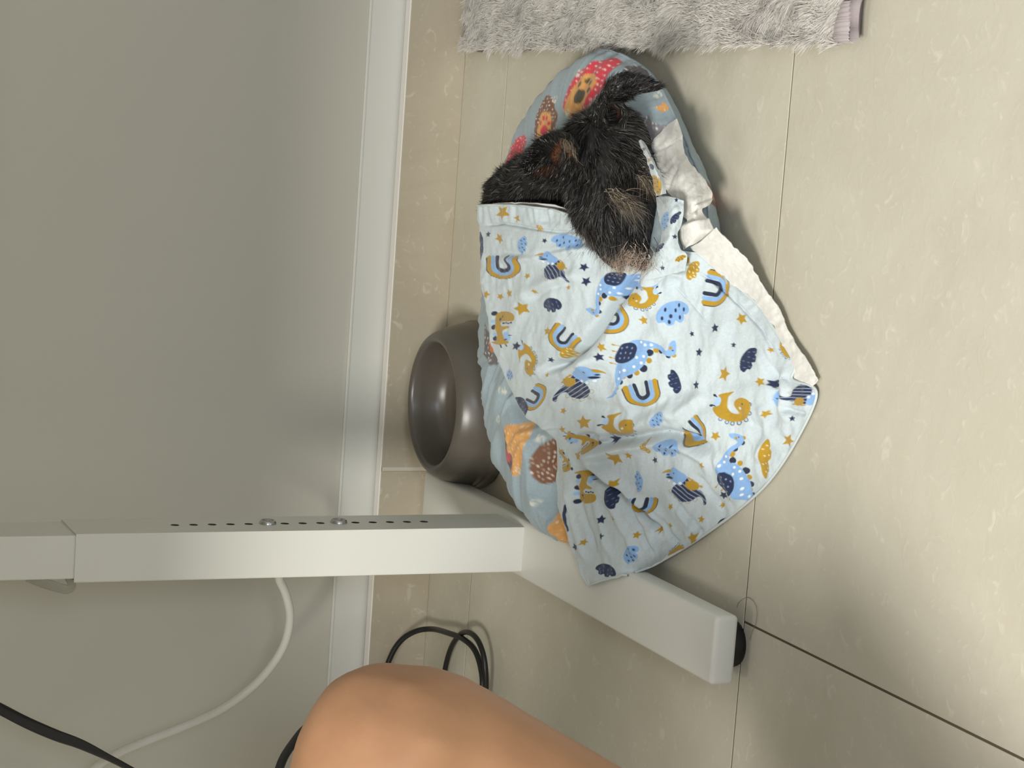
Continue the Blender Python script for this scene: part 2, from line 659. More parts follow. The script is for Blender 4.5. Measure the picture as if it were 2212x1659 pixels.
class Print:
    """paints flat motifs on cloth points given in the cloth's own chart"""

    def __init__(self, U, V, C):
        self.U, self.V, self.C = U, V, C
        self.soft = 1.1

    def motif(self, cx, cy, R, rot=0.0, sx=1.0, sy=1.0):
        idx = np.where((np.abs(self.U - cx) < R) & (np.abs(self.V - cy) < R))[0]
        self.idx = idx
        du, dv = self.U[idx] - cx, self.V[idx] - cy
        c, s = math.cos(math.radians(rot)), math.sin(math.radians(rot))
        self.x = (c * du + s * dv) / sx
        self.y = (-s * du + c * dv) / sy
        self.k = (abs(sx) + abs(sy)) / 2
        return self

    def put(self, sd, rgb, clip=None):
        a = np.clip(0.5 - sd * self.k / self.soft, 0, 1)
        if clip is not None:
            a = a * clip
        self.C[self.idx] = self.C[self.idx] * (1 - a[:, None]) + np.asarray(rgb) * a[:, None]
        return a

    def sd_poly(self, P):
        d, _, _ = seg_dist(self.x, self.y, list(P) + [P[0]])
        ins = np.zeros(self.x.shape, bool)
        n = len(P)
        for i in range(n):
            x1, y1 = P[i]
            x2, y2 = P[(i + 1) % n]
            cnd = (y1 > self.y) != (y2 > self.y)
            with np.errstate(divide='ignore', invalid='ignore'):
                xi = (x2 - x1) * (self.y - y1) / (y2 - y1 + 1e-12) + x1
            ins ^= cnd & (self.x < xi)
        return np.where(ins, -d, d)

    def poly(self, P, rgb, smooth=True, clip=None):
        P = [tuple(p) for p in P]
        if smooth:
            Q = np.array(P + [P[0]])
            n = len(P)
            ext = np.array([P[-1]] + P + [P[0], P[1]])
            out = []
            for i in range(n):
                a, b, c_, d = ext[i], ext[i + 1], ext[i + 2], ext[i + 3]
                for t in (0.0, 0.33, 0.66):
                    out.append(0.5 * (2 * b + (c_ - a) * t + (2 * a - 5 * b + 4 * c_ - d) * t * t + (3 * b - a - 3 * c_ + d) * t ** 3))
            P = [tuple(p) for p in out]
        return self.put(self.sd_poly(P), rgb, clip)

    def ell(self, cx, cy, rx, ry, rgb, rot=0.0, clip=None):
        c, s = math.cos(math.radians(rot)), math.sin(math.radians(rot))
        dx, dy = self.x - cx, self.y - cy
        X, Y = (c * dx + s * dy) / rx, (-s * dx + c * dy) / ry
        return self.put((np.hypot(X, Y) - 1) * min(rx, ry), rgb, clip)

    def cap(self, pts, r, rgb, clip=None):
        d, _, _ = seg_dist(self.x, self.y, pts)
        return self.put(d - r, rgb, clip)

    # ---- the motifs
    def star(self, cx, cy, r, rgb, rot=0.0, sx=1.0, sy=1.0):
        self.motif(cx, cy, r * 1.8, rot, sx, sy)
        P = []
        for i in range(10):
            a = math.pi * i / 5 - math.pi / 2
            q = r if i % 2 == 0 else r * 0.50
            P.append((q * math.cos(a), q * math.sin(a)))
        self.poly(P, rgb, smooth=False)

    def cloud(self, cx, cy, w, h, rgb, rot=0.0, dots=NAVY, kind='drop'):
        self.motif(cx, cy, max(w, h) * 0.8, rot)
        a, b = w / 2, h / 2
        P = [(-a, 0.35 * b), (-0.98 * a, -0.15 * b), (-0.7 * a, -0.65 * b), (-0.25 * a, -0.98 * b), (0.3 * a, -0.95 * b), (0.75 * a, -0.6 * b),
             (a, -0.05 * b), (0.95 * a, 0.42 * b), (0.70 * a, 0.62 * b), (0.52 * a, 0.48 * b), (0.40 * a, 0.86 * b), (0.05 * a, 0.98 * b), (-0.10 * a, 0.62 * b),
             (-0.32 * a, 0.90 * b), (-0.62 * a, 0.85 * b), (-0.70 * a, 0.48 * b)]
        al = self.poly(P, rgb)
        rr = max(0.9, min(w, h) * 0.055)
        for (fx, fy) in ((-0.68, 0.1), (-0.3, -0.5), (-0.22, 0.18), (0.15, -0.15), (0.5, -0.42), (0.68, 0.12), (0.2, 0.55), (-0.45, 0.6)):
            if kind == 'drop':
                self.ell(fx * a, fy * b, rr * 0.9, rr * 1.7, dots, rot=25, clip=al)
            else:
                self.ell(fx * a, fy * b, rr * 0.55, rr * 1.5, lin((96, 116, 160)), rot=-20, clip=al)

    def rainbow(self, cx, cy, w, h, rot=0.0, sy=1.0):
        """a U: open side up"""
        self.motif(cx, cy, max(w, h) * 0.95, rot, 1.0, sy)
        a, b = w / 2, h / 2
        t = w * 0.125

        def arc(k, top):
            pts = []
            for i in range(13):
                q = math.pi * i / 12
                pts.append((-math.cos(q) * a * k, -b * 0.1 + math.sin(q) * b * 1.05 * k))
            return [(-a * k * 1.04, -b * top)] + pts + [(a * k * 1.04, -b * top)]
        self.cap(arc(0.98, 0.85), t * 0.42, DARK)
        self.cap(arc(0.88, 0.90), t * 0.62, GOLD)
        self.cap(arc(0.64, 0.95), t * 0.50, BLUE)
        self.cap(arc(0.37, 0.98), t * 0.48, DARK)

    def bronto(self, cx, cy, s=1.0, rot=0.0, sx=1.0, sy=1.0):
        self.motif(cx, cy, 62 * max(s * abs(sx), s * abs(sy)), rot, s * sx, s * sy)
        for (q, w) in (((37, -6), 5), ((37, 13), 5), ((27, 27), 5), ((13, 34), 5), ((0, 35), 4.6), ((-11, 32), 4.2), ((-23, 25.5), 4)):
            self.ell(*q, w, w, DARK)
            self.ell(*q, w * 0.66, w * 0.66, lin((176, 198, 214)))
        self.cap([(-33, -22), (-38, -26), (-40, -28)], 1.3, DARK)
        self.ell(-38, -26, 3.4, 2.6, DARK)
        self.cap([(-36, -3), (-43, -5)], 1.3, DARK)
        self.ell(-45, -4, 4.2, 2.6, DARK)
        self.poly([(3, -34), (-11, -32.5), (-27, -28.5), (-30, -25), (-26, -15), (-29, -4), (-40, 0), (-38, 8), (-28.5, 19.7), (-13, 28), (6, 32),
                   (25, 26), (37, 14), (40, 0), (36, -13), (25, -20), (14, -20), (3, -13), (1, -1.5), (9, 12), (2, 14), (-7, 10), (-13, 0), (-12, -13), (-9, -25)], GOLD)
        self.ell(-32, -13, 6.5, 10.5, lin((168, 198, 232)), rot=15)
        self.ell(21.6, -7, 1.7, 1.9, DARK)
        self.ell(13.5, 2, 3.1, 3.1, lin((200, 205, 196)))

    def longneck(self, cx, cy, s=1.0, rot=0.0, sx=1.0, sy=1.0):
        self.motif(cx, cy, 105 * s, rot, s * sx, s * sy)
        o = np.array([1383, 785.0])
        L = lambda pts: [tuple(np.array(p) - o) for p in pts]
        for (p, r, g) in (((1404, 762), 7.5, 0), ((1417, 756), 6.5, 1), ((1429, 758), 6, 0), ((1403, 779), 6, 1), ((1391, 796), 8, 0), ((1377, 805), 6, 1),
                          ((1361, 810), 7.5, 0), ((1347, 813), 6, 1), ((1341, 825), 5.5, 0), ((1334, 838), 4, 1), ((1328, 849), 3.6, 0), ((1446, 769), 5, 0), ((1457, 768), 4.5, 1)):
            self.ell(p[0] - o[0], p[1] - o[1], r, r, GOLD if g else DARK)
        for p in ((1336, 744), (1333, 758), (1325, 772), (1323, 784)):
            self.ell(p[0] - o[0], p[1] - o[1], 2.6, 1.8, GOLD, rot=30)
            self.cap([(p[0] - o[0], p[1] - o[1]), (p[0] - o[0] + 9, p[1] - o[1] + 3)], 0.7, GOLD)
        al = self.poly(L([(1456, 735), (1449, 742), (1444, 758), (1430, 748), (1413, 740), (1398, 736), (1380, 734), (1362, 738), (1345, 765), (1334, 786), (1328, 797),
                          (1327, 818), (1332, 834), (1325, 846), (1318, 855), (1306, 862), (1318, 861), (1329, 852), (1337, 836), (1345, 820), (1356, 812),
                          (1373, 805), (1389, 791), (1398, 776), (1400, 765), (1397, 757), (1411, 752), (1425, 756), (1436, 765), (1449, 770), (1460, 764), (1460, 745)]), BLUE)
        for p in ((1386, 739), (1408, 745), (1391, 770), (1376, 772), (1386, 784), (1371, 792), (1350, 800), (1338, 804), (1336, 818), (1395, 745)):
            self.ell(p[0] - o[0], p[1] - o[1], 3.0, 3.0, PALE, clip=al)
        a2 = self.poly(L([(1350, 743), (1362, 740), (1371, 743), (1376, 752), (1374, 762), (1371, 772), (1364, 779), (1355, 783), (1344, 785), (1332, 782), (1333, 770), (1341, 755)]), NAVY)
        for p in ((1348, 752), (1357, 750), (1366, 752), (1344, 763), (1354, 762), (1364, 763), (1341, 774), (1351, 773), (1361, 773)):
            self.ell(p[0] - o[0], p[1] - o[1], 1.0, 2.2, lin((140, 160, 200)), rot=30, clip=a2)
        self.ell(1451 - o[0], 752 - o[1], 3, 3.5, GOLD)
        self.ell(1455 - o[0], 757 - o[1], 1.4, 1.6, DARK)

    def tricera(self, cx, cy, s=1.0, rot=0.0, sx=1.0, sy=1.0):
        self.motif(cx, cy, 82 * s, rot, s * sx, s * sy)
        o, k = np.array([1195, 824.0]), 5.53
        L = lambda pts: [tuple((np.array(p) - o) / k) for p in pts]
        E = lambda p, rx, ry, c, rot=0, clip=None: self.ell((p[0] - o[0]) / k, (p[1] - o[1]) / k, rx / k, ry / k, c, rot, clip)
        for p in ((1055, 980), (1135, 1008), (1225, 1022), (1322, 995), (1375, 912)):
            E(p, 30, 28, lin((190, 160, 70)))
            E(p, 23, 21, lin((184, 202, 222)))
        for p in ((1010, 810), (1060, 770), (1120, 735), (1160, 715)):
            E(p, 26, 10, GOLD, rot=-35)
        al = self.poly(L([(925, 1042), (903, 1010), (925, 945), (995, 865), (1090, 825), (1185, 712), (1230, 770), (1310, 805), (1355, 860), (1362, 920), (1300, 990),
                          (1210, 1020), (1100, 1000), (1040, 952), (990, 948), (952, 985), (948, 1030)]), NAVY)
        X, Y = self.x * k, self.y * k
        q = (X * 0.52 + Y * 0.855)
        st = np.abs(((q + 400) % 46) - 23)
        self.put((st - 4.0) / k, lin((170, 182, 205)), clip=al)
        self.poly(L([(1190, 705), (1260, 650), (1380, 603), (1435, 640), (1482, 715), (1440, 760), (1360, 770), (1290, 800), (1232, 772)]), BLUE)
        self.poly(L([(1432, 648), (1480, 655), (1540, 705), (1500, 695), (1440, 682)]), GOLD)
        E((1112, 800), 88, 58, GOLD, rot=-15)
        E((1420, 745), 54, 15, DARK, rot=6)
        E((1452, 715), 22, 10, DARK)
        for p in ((1265, 790), (1340, 802), (1422, 786)):
            E(p, 27, 22, BLUE)
            E(p, 22, 18, lin((226, 230, 236)))
        E((1366, 677), 9, 10, DARK)

    def trex(self, cx, cy, s=1.0, rot=0.0, sx=1.0, sy=1.0):
        self.motif(cx, cy, 62 * s * max(abs(sx), abs(sy)), rot, s * sx, s * sy)
        o, k = np.array([420, 570.0]), 5.03
        L = lambda pts: [tuple((np.array(p) - o) / k) for p in pts]
        E = lambda p, rx, ry, c, rot=0, clip=None: self.ell((p[0] - o[0]) / k, (p[1] - o[1]) / k, rx / k, ry / k, c, rot, clip)
        for p in ((352, 450), (322, 572), (318, 722)):
            E(p, 24, 26, DARK)
        for p in ((345, 498), (312, 637)):
            E(p, 20, 20, lin((150, 190, 228)))
        self.cap(L([(425, 385), (430, 355)]), 1.2, DARK)
        self.cap(L([(470, 385), (480, 368)]), 1.2, DARK)
        self.poly(L([(310, 412), (350, 390), (420, 386), (490, 395), (500, 420), (462, 440), (442, 500), (442, 540), (502, 574), (478, 590), (430, 582), (400, 610),
                     (425, 638), (520, 638), (547, 665), (540, 712), (500, 735), (420, 745), (350, 730), (328, 690), (330, 620), (350, 560), (370, 500), (368, 432)]), GOLD)
        E((482, 475), 34, 52, lin((150, 188, 228)), rot=20)
        E((470, 440), 18, 8, DARK, rot=20)
        E((512, 486), 16, 6, DARK)
        for i in range(4):
            E((432 + 26 * i, 617 + (i % 2) * 6), 13, 9, DARK)
        E((385, 658), 13, 15, DARK)
        E((398, 686), 8, 8, DARK)


# ------------------------------------------------------------------ the muslin blanket
blank = empty('muslin_blanket', (-0.25, -0.60, 0.0), 'pale muslin blanket printed with dinosaurs, stars and clouds draped over the dog', 'blanket')
rowsB = [
    [(1028, 444, .122), (1080, 443, .121), (1150, 447, .118), (1232, 466, .106), (1290, 536, .090), (1385, 586, .078), (1440, 545, .062), (1508, 547, .040)],
    [(1034, 530, .120), (1085, 530, .120), (1155, 538, .117), (1235, 565, .104), (1310, 612, .086), (1395, 636, .068), (1475, 612, .046), (1579, 608, .015)],
    [(1043, 640, .114), (1100, 640, .115), (1175, 645, .109), (1255, 655, .097), (1335, 672, .080), (1415, 680, .061), (1510, 668, .037), (1633, 655, .008)],
    [(1066, 742, .103), (1125, 735, .108), (1195, 732, .104), (1270, 733, .092), (1350, 735, .076), (1435, 733, .056), (1535, 722, .033), (1669, 706, .007)],
    [(1095, 822, .090), (1155, 815, .100), (1225, 810, .096), (1300, 808, .085), (1380, 806, .068), (1470, 803, .047), (1570, 797, .026), (1716, 785, .005)],
    [(1114, 862, .083), (1174, 851, .093), (1245, 845, .090), (1320, 841, .079), (1400, 838, .062), (1488, 833, .042), (1585, 827, .022), (1712, 820, .006)],
    [(1134, 897, .076), (1195, 885, .085), (1265, 878, .083), (1340, 873, .072), (1420, 868, .056), (1510, 862, .037), (1610, 856, .019), (1764, 846, .004)],
    [(1200, 955, .060), (1252, 950, .068), (1320, 946, .064), (1390, 945, .054), (1470, 943, .041), (1555, 940, .027), (1640, 938, .013), (1731, 932, .003)],
    [(1210, 1030, .059), (1260, 1028, .062), (1325, 1028, .058), (1390, 1030, .047), (1460, 1033, .036), (1530, 1036, .023), (1595, 1039, .011), (1660, 1041, .003)],
    [(1214, 1105, .055), (1258, 1108, .058), (1310, 1112, .051), (1365, 1116, .042), (1420, 1120, .032), (1470, 1123, .021), (1515, 1127, .010), (1558, 1130, .003)],
    [(1240, 1190, .048), (1270, 1192, .050), (1300, 1196, .047), (1330, 1200, .044), (1360, 1204, .040), (1385, 1207, .033), (1408, 1210, .024), (1428, 1213, .012)],
    [(1275, 1263, .0455), (1283, 1260, .0460), (1292, 1257, .0460), (1302, 1253, .0455), (1316, 1250, .0450), (1330, 1247, .0445), (1345, 1244, .0430), (1360, 1240, .0405)],
]
ctrl = []
for r in rowsB:
    pts = []
    for (u, v, z) in r:
        p = at(u, v, z)
        pts.append((p[0], p[1], p[2], u, v))
    a = np.array(pts[0])
    k0 = a.copy()
    drop = (0.6 if r[0][1] < 700 else 0.30) * a[2]
    k0[:3] += (0.004, 0.045, -drop)
    k0[3] -= 42
    k1 = a.copy()
    k1[:3] += (0.0015, 0.020, -0.22 * a[2])
    k1[3] -= 17
    if a[2] < 0.05:
        k0[:3] = a[:3] + (-0.004, 0.012, -0.004)
        k1[:3] = a[:3] + (-0.002, 0.005, -0.001)
    ctrl.append([k0, k1] + pts)
ctrl = np.array(ctrl)
NU, NV = 640, 600
G = surf(ctrl, NU, NV)
P3, U, V = G[:, :, :3], G[:, :, 3], G[:, :, 4]


def gauss(d, w):
    return np.exp(-(d / w) ** 2)


disp = np.zeros(U.shape)
# (path in the cloth's chart, height in mm, width, lean): folds and creases
FOLDS = [
    ([(1395, 575), (1345, 640), (1305, 700), (1262, 755), (1215, 790), (1150, 815)], -9.0, 11, 1),
    ([(1420, 590), (1372, 660), (1335, 715), (1290, 770), (1240, 805)], 6.0, 24, 0),
    ([(1060, 560), (1120, 560), (1190, 545), (1270, 540), (1310, 560)], 2.6, 10, 0),
    ([(1075, 545), (1150, 552), (1240, 533)], -1.8, 7, 0),
    ([(1110, 660), (1160, 620), (1220, 600), (1270, 590)], 3.0, 16, 0),
    ([(1140, 650), (1190, 622), (1250, 605)], -2.2, 9, 0),
    ([(1390, 620), (1420, 680), (1440, 740), (1450, 790)], 2.6, 20, 0),
    ([(1450, 640), (1500, 690), (1545, 740), (1580, 800)], 1.0, 14, 0),
    ([(1120, 800), (1200, 800), (1270, 790), (1330, 770)], 3.0, 14, 0),
    ([(1130, 830), (1200, 840), (1290, 880), (1380, 900)], -2.0, 14, 0),
    ([(1215, 945), (1290, 955), (1370, 948), (1430, 935), (1500, 945), (1560, 990)], -6.0, 12, 1),
    ([(1210, 975), (1280, 985), (1360, 965), (1420, 955), (1470, 962), (1520, 990), (1545, 1040)], 5.0, 12, 0),
    ([(1175, 925), (1240, 945), (1300, 945)], -4.0, 7, 0),
    ([(1150, 905), (1210, 935), (1270, 950), (1320, 955)], 3.0, 7, 0),
    ([(1460, 880), (1400, 905), (1330, 935)], 2.8, 16, 0),
    ([(1500, 830), (1450, 850), (1400, 890), (1350, 900)], -2.4, 16, 0),
    ([(1530, 850), (1480, 880), (1440, 910)], 3.0, 14, 0),
    ([(1230, 990), (1290, 1030), (1330, 1060), (1370, 1090), (1410, 1130), (1440, 1170)], -5.0, 7, 1),
    ([(1245, 985), (1305, 1022), (1350, 1058), (1400, 1100), (1440, 1145)], 4.0, 10, 0),
    ([(1330, 1060), (1370, 1120), (1395, 1170), (1415, 1210)], -2.6, 6, 0),
    ([(1380, 1075), (1420, 1120), (1455, 1165), (1475, 1185)], -2.6, 6, 0),
    ([(1300, 1060), (1330, 1110), (1360, 1165), (1380, 1215)], 2.4, 8, 0),
    ([(1440, 1060), (1475, 1100), (1505, 1140), (1520, 1158)], -2.6, 6, 0),
    ([(1500, 1020), (1530, 1060), (1555, 1095), (1570, 1115)], -2.6, 6, 0),
    ([(1460, 1090), (1490, 1125), (1510, 1155)], 2.0, 7, 0),
    ([(1530, 960), (1555, 1010), (1580, 1060), (1600, 1085)], 2.2, 9, 0),
    ([(1240, 1030), (1250, 1090), (1270, 1150), (1290, 1200)], -2.4, 6, 0),
    ([(1225, 1040), (1232, 1100), (1250, 1160), (1275, 1230)], 2.2, 6, 0),
    ([(1215, 1060), (1225, 1120), (1245, 1180)], -1.6, 4, 0),
    ([(1275, 1060), (1290, 1110), (1310, 1170), (1330, 1220)], 1.6, 7, 0),
    ([(1560, 870), (1600, 900), (1640, 930), (1660, 960)], -1.6, 12, 0),
    ([(1640, 870), (1655, 910), (1650, 960), (1625, 1010)], 2.2, 10, 0),
    ([(1665, 790), (1672, 840), (1668, 890), (1680, 930)], -2.4, 8, 0),
    ([(1690, 790), (1695, 840), (1690, 880), (1705, 920)], 2.6, 9, 0),
    ([(1640, 740), (1660, 790), (1675, 830)], -1.6, 7, 0),
    ([(1690, 880), (1715, 890), (1745, 895)], -2.2, 6, 0),
    ([(1440, 560), (1470, 580), (1510, 575)], -3.0, 8, 0),
    ([(1410, 600), (1440, 585), (1480, 595)], 2.0, 8, 0),
    ([(1400, 610), (1450, 590), (1490, 600), (1480, 640)], 1.5, 14, 0),
    # hem stitching
    ([(1030, 488), (1090, 483), (1150, 494), (1200, 501), (1262, 500)], -2.0, 3.2, 0),
    ([(1495, 578), (1545, 612), (1600, 662), (1645, 712), (1690, 790)], -1.6, 3.0, 0),
    ([(1450, 612), (1490, 650), (1530, 700)], -0.9, 2.5, 0),
]
for (pts, h, w, lean) in FOLDS:
    d, sd, t = seg_dist(U, V, pts)
    taper = np.clip(np.minimum(t, 1 - t) * 5, 0, 1)
    taper = taper * taper * (3 - 2 * taper)
    f = gauss(d, w)
    if lean:
        f = f * (1 + 0.5 * np.tanh(sd * d / w))
    disp += 1.8 * h * 1e-3 * f * taper
# crinkled muslin: long soft puckers that follow the drape, and a fine crepe
w1 = vnoise(U / 30 + 0.4 * vnoise(U / 60, V / 60, 2), V / 62, 4)
w2 = vnoise(U / 13 + 0.5 * vnoise(U / 40, V / 40, 6), V / 32, 9)
w3 = vnoise(U / 6.0, V / 17, 12)
w4 = vnoise(U / 3.4, V / 4.2, 15)
leftcr = np.clip((1160 - U) / 90, 0, 1) * np.clip((V - 500) / 60, 0, 1)
disp += 0.0024 * w1 + 0.0012 * w2 + (0.00028 + 0.0007 * leftcr) * w3 + 0.00012 * w4
hem = np.clip((486 - V) / 8, 0, 1) * np.clip((1250 - U) / 20, 0, 1)
disp += hem * 0.0020 * vnoise(U / 7.0, V / 60, 20)
rh, _, _ = seg_dist(U, V, [(1508, 547), (1579, 608), (1633, 655), (1669, 706), (1716, 785)])
disp += np.clip(1 - rh / 26, 0, 1) * 0.0010 * vnoise((U + V) / 12, (U - V) / 60, 23)
lo, _, _ = seg_dist(U, V, [(1301, 1251), (1428, 1213), (1558, 1130), (1660, 1041), (1731, 932)])
disp += np.clip(1 - lo / 130, 0, 1) * 0.0017 * vnoise((U * 0.75 - V * 0.62) / 17 * 1.0 + 0, (U * 0.62 + V * 0.75) / 110, 26)
nB = normals_of(P3)
if nB[:, :, 2].mean() < 0:
    nB = -nB
edgeU = np.minimum(np.arange(NV), NV - 1 - np.arange(NV))[None, :] / 8.0
damp = np.clip(edgeU, 0.15, 1)
P3 = P3 + nB * (disp * damp)[:, :, None]
P3[:, :, 2] = np.maximum(P3[:, :, 2], 0.0022)
WHITE = lin((193, 204, 207))
BC = np.tile(WHITE, (NU * NV, 1))
pr = Print(U.ravel(), V.ravel(), BC)
# dinosaurs
pr.longneck(1383, 785, 1.0)
pr.longneck(1333, 632, 0.86, rot=118, sy=-1)
pr.longneck(1600, 1020, 0.98, rot=-72, sy=1.0)
pr.tricera(1246, 829, 1.0)
pr.tricera(1201, 576, 0.72, rot=12, sx=-1)
pr.tricera(1482, 1050, 0.92, rot=8, sx=-1)
pr.tricera(1738, 858, 0.80, rot=150, sx=-1)
pr.bronto(1582, 880, 1.0)
pr.bronto(1336, 921, 0.92, sy=0.82)
pr.bronto(1398, 640, 0.80, rot=-12, sx=-0.9)
pr.bronto(1143, 775, 0.85, rot=72, sx=1.05, sy=-0.55)
pr.trex(1264, 1053, 1.0)
pr.trex(1088, 707, 0.98, sy=-1)
pr.trex(1252, 956, 0.95, rot=-62, sx=-0.55, sy=1.0)
pr.trex(1222, 995, 0.7, rot=-20, sx=-0.6)
pr.bronto(1706, 752, 0.6, rot=40)
pr.bronto(1466, 1196, 0.62, rot=-28, sy=-0.7)
pr.bronto(1478, 553, 0.42, rot=60)
# rainbows
for a in ((1089, 578, 70, 46, 0), (1216, 733, 56, 46, 38), (1343, 690, 58, 46, -82), (1549, 625, 72, 50, -78), (1388, 853, 72, 50, -14),
          (1156, 862, 52, 30, -62), (1502, 936, 58, 52, -48), (1387, 1092, 54, 34, 6)):
    pr.rainbow(a[0], a[1], a[2], a[3], a[4])
# clouds
for a in ((1131, 530, 40, 20, -84), (1226, 523, 72, 34, 12), (1456, 676, 68, 50, -26), (1103, 810, 22, 24, 0), (1425, 904, 42, 24, -50), (1448, 968, 60, 38, 0),
          (1678, 858, 46, 26, -72), (1381, 1039, 44, 22, 80), (1364, 1198, 44, 30, -58), (1438, 478, 40, 18, 100)):
    pr.cloud(*a[:4], BLUE, a[4])
for a in ((1195, 659, 43, 32, 0), (1454, 825, 52, 24, 86), (1617, 776, 56, 34, -64), (1126, 877, 44, 26, 60), (1037, 532, 62, 14, 88), (1322, 1071, 52, 26, -100),
          (1309, 1232, 46, 28, 18), (1560, 1130, 26, 16, -30)):
    pr.cloud(*a[:4], NAVY, a[4], kind='dash')
for a in ((1657, 990, 86, 24, -84), (1498, 583, 44, 26, -65), (1224, 762, 32, 20, -50), (1165, 493, 18, 12, -20), (1401, 964, 30, 16, 80)):
    pr.cloud(*a[:4], GOLD, a[4], dots=lin((226, 214, 170)))
# stars
for a in ((1087, 460, 15), (1116, 471, 9), (1080, 515, 11), (1127, 666, 14), (1141, 596, 6), (1159, 629, 6), (1229, 621, 5), (1078, 641, 7), (1100, 634, 9), (1052, 636, 8),
          (1185, 715, 9), (1274, 751, 6), (1315, 749, 10), (1257, 777, 6), (1391, 692, 9), (1602, 688, 13), (1563, 808, 16), (1645, 825, 11), (1215, 889, 7), (1261, 913, 15),
          (1213, 930, 8), (1548, 941, 10), (1656, 894, 9), (1702, 952, 14), (1329, 990, 15), (1357, 984, 8), (1257, 984, 11), (1521, 1002, 8), (1183, 810, 4.5), (1665, 756, 6),
          (1333, 1042, 11), (1449, 1094, 7), (1329, 1119, 7), (1375, 1156, 8), (1421, 1147, 8), (1262, 1171, 7), (1500, 1158, 13), (1514, 1123, 7), (1553, 1098, 5), (1447, 1136, 6)):
    pr.star(a[0], a[1], a[2] * 1.15, GOLD, rot=(a[0] * 13 + a[1] * 7) % 72 - 36, sx=0.75 + 0.25 * ((a[0] * 7) % 10) / 9)
for a in ((1056, 506, 6), (1177, 520, 5.5), (1262, 577, 8.5), (1268, 608, 10), (1118, 747, 9), (1191, 777, 6), (1308, 771, 9), (1546, 709, 9.5), (1494, 721, 6), (1583, 745, 6),
          (1510, 761, 9), (1503, 832, 9), (1665, 827, 9), (1312, 954, 9), (1713, 904, 6), (1415, 994, 7), (1430, 579, 6), (1602, 625, 6), (1563, 1070, 9), (1300, 1122, 9),
          (1304, 1157, 6.5), (1244, 1182, 8), (1460, 512, 6)):
    pr.star(a[0], a[1], a[2] * 1.15, NAVY, rot=(a[0] * 11 + a[1] * 5) % 72 - 36, sx=0.8 + 0.2 * ((a[0] * 3) % 7) / 6)
pr.motif(1222, 1112, 60)
pr.cap([(4, -26), (-4, -20), (-5, 0), (-1, 22), (4, 34)], 2.6, NAVY)
MT['muslin'] = mat_attr('printed_muslin', 0.85, weave=(900, 0.35, 0.0007), sheen=0.25, mottled=0.04)
me = mesh_np('printed_cloth', P3.reshape(-1, 3), grid_faces(NU, NV), BC)
link('printed_cloth', me, MT['muslin'], blank, smooth=True)
MT['lining'] = mat('white_muslin', (224, 222, 215), 0.88, noise=(40, 0.03), bump=(900, 0.35, 0.0008), sheen=0.25)
MT['hem'] = mat('hem_cotton', (198, 206, 204), 0.88, bump=(900, 0.3, 0.0008))


def hem_tube(pts, r, name='hem'):
    return tube_obj(name, pts, r, MT['hem'], blank, seg=6, n=260)


hem_tube(P3[0, 10::14], 0.0012)
hem_tube(P3[::14, -1], 0.0013)
hem_tube(P3[-1, 100::20], 0.0012)


def cloth_patch(name, rows_, N, K, material, amp, ns, colors=None, fold=None):
    ct = np.array([[tuple(at(u, v, z)) + (u, v) for (u, v, z) in r] for r in rows_])
    g = surf(ct, N, K)
    p, uu, vv = g[:, :, :3], g[:, :, 3], g[:, :, 4]
    n = normals_of(p)
    if n[:, :, 2].mean() < 0:
        n = -n
    dd = amp * (vnoise((uu + vv) / ns, (uu - vv) / (ns * 3.2), 31) + 0.6 * vnoise(uu / (ns * 0.5), vv / (ns * 0.9), 33)) + amp * 0.25 * vnoise(uu / 4, vv / 4, 35)
    if fold is not None:
        for (pts, h, w) in fold:
            d, _, _ = seg_dist(uu, vv, pts)
            dd = dd + h * gauss(d, w)
    p = p + n * dd[:, :, None]
    p[:, :, 2] = np.maximum(p[:, :, 2], 0.002)
    # real thickness: a second skin 1.2 mm below, joined round the rim
    q = p - n * 0.0012
    q[:, :, 2] = np.maximum(q[:, :, 2], 0.001)
    n1 = N * K
    F1 = grid_faces(N, K)
    F2 = F1[:, ::-1] + n1
    rim = np.concatenate([np.arange(K), np.arange(1, N) * K + K - 1, (N - 1) * K + np.arange(K - 2, -1, -1), np.arange(N - 2, 0, -1) * K])
    r2 = np.roll(rim, -1)
    F3 = np.stack([rim, rim + n1, r2 + n1, r2], 1)
    cc = None
    if colors is not None:
        c0 = np.tile(WHITE, (n1, 1))
        colors(Print(uu.ravel(), vv.ravel(), c0))
        cc = np.concatenate([c0, np.tile(lin((228, 226, 218)), (n1, 1))])
    return link(name, mesh_np(name, np.concatenate([p.reshape(-1, 3), q.reshape(-1, 3)]), np.concatenate([F1, F2, F3]), cc), material, blank, smooth=True)


# white under layer showing along the near edge
cloth_patch('lining', [
    [(1490, 535, .046), (1515, 520, .050), (1546, 494, .052)],
    [(1535, 575, .030), (1556, 552, .033), (1579, 528, .034)],
    [(1575, 612, .016), (1596, 590, .019), (1615, 565, .021)],
    [(1625, 658, .006), (1640, 640, .011), (1651, 622, .012)],
    [(1658, 706, .0045), (1672, 690, .009), (1684, 673, .009)],
    [(1690, 760, .0040), (1700, 742, .008), (1708, 727, .008)],
    [(1712, 815, .0035), (1730, 797, .007), (1746, 783, .008)],
    [(1730, 850, .003), (1750, 836, .006), (1764, 822, .007)],
], 160, 40, MT['lining'], 0.0011, 16)
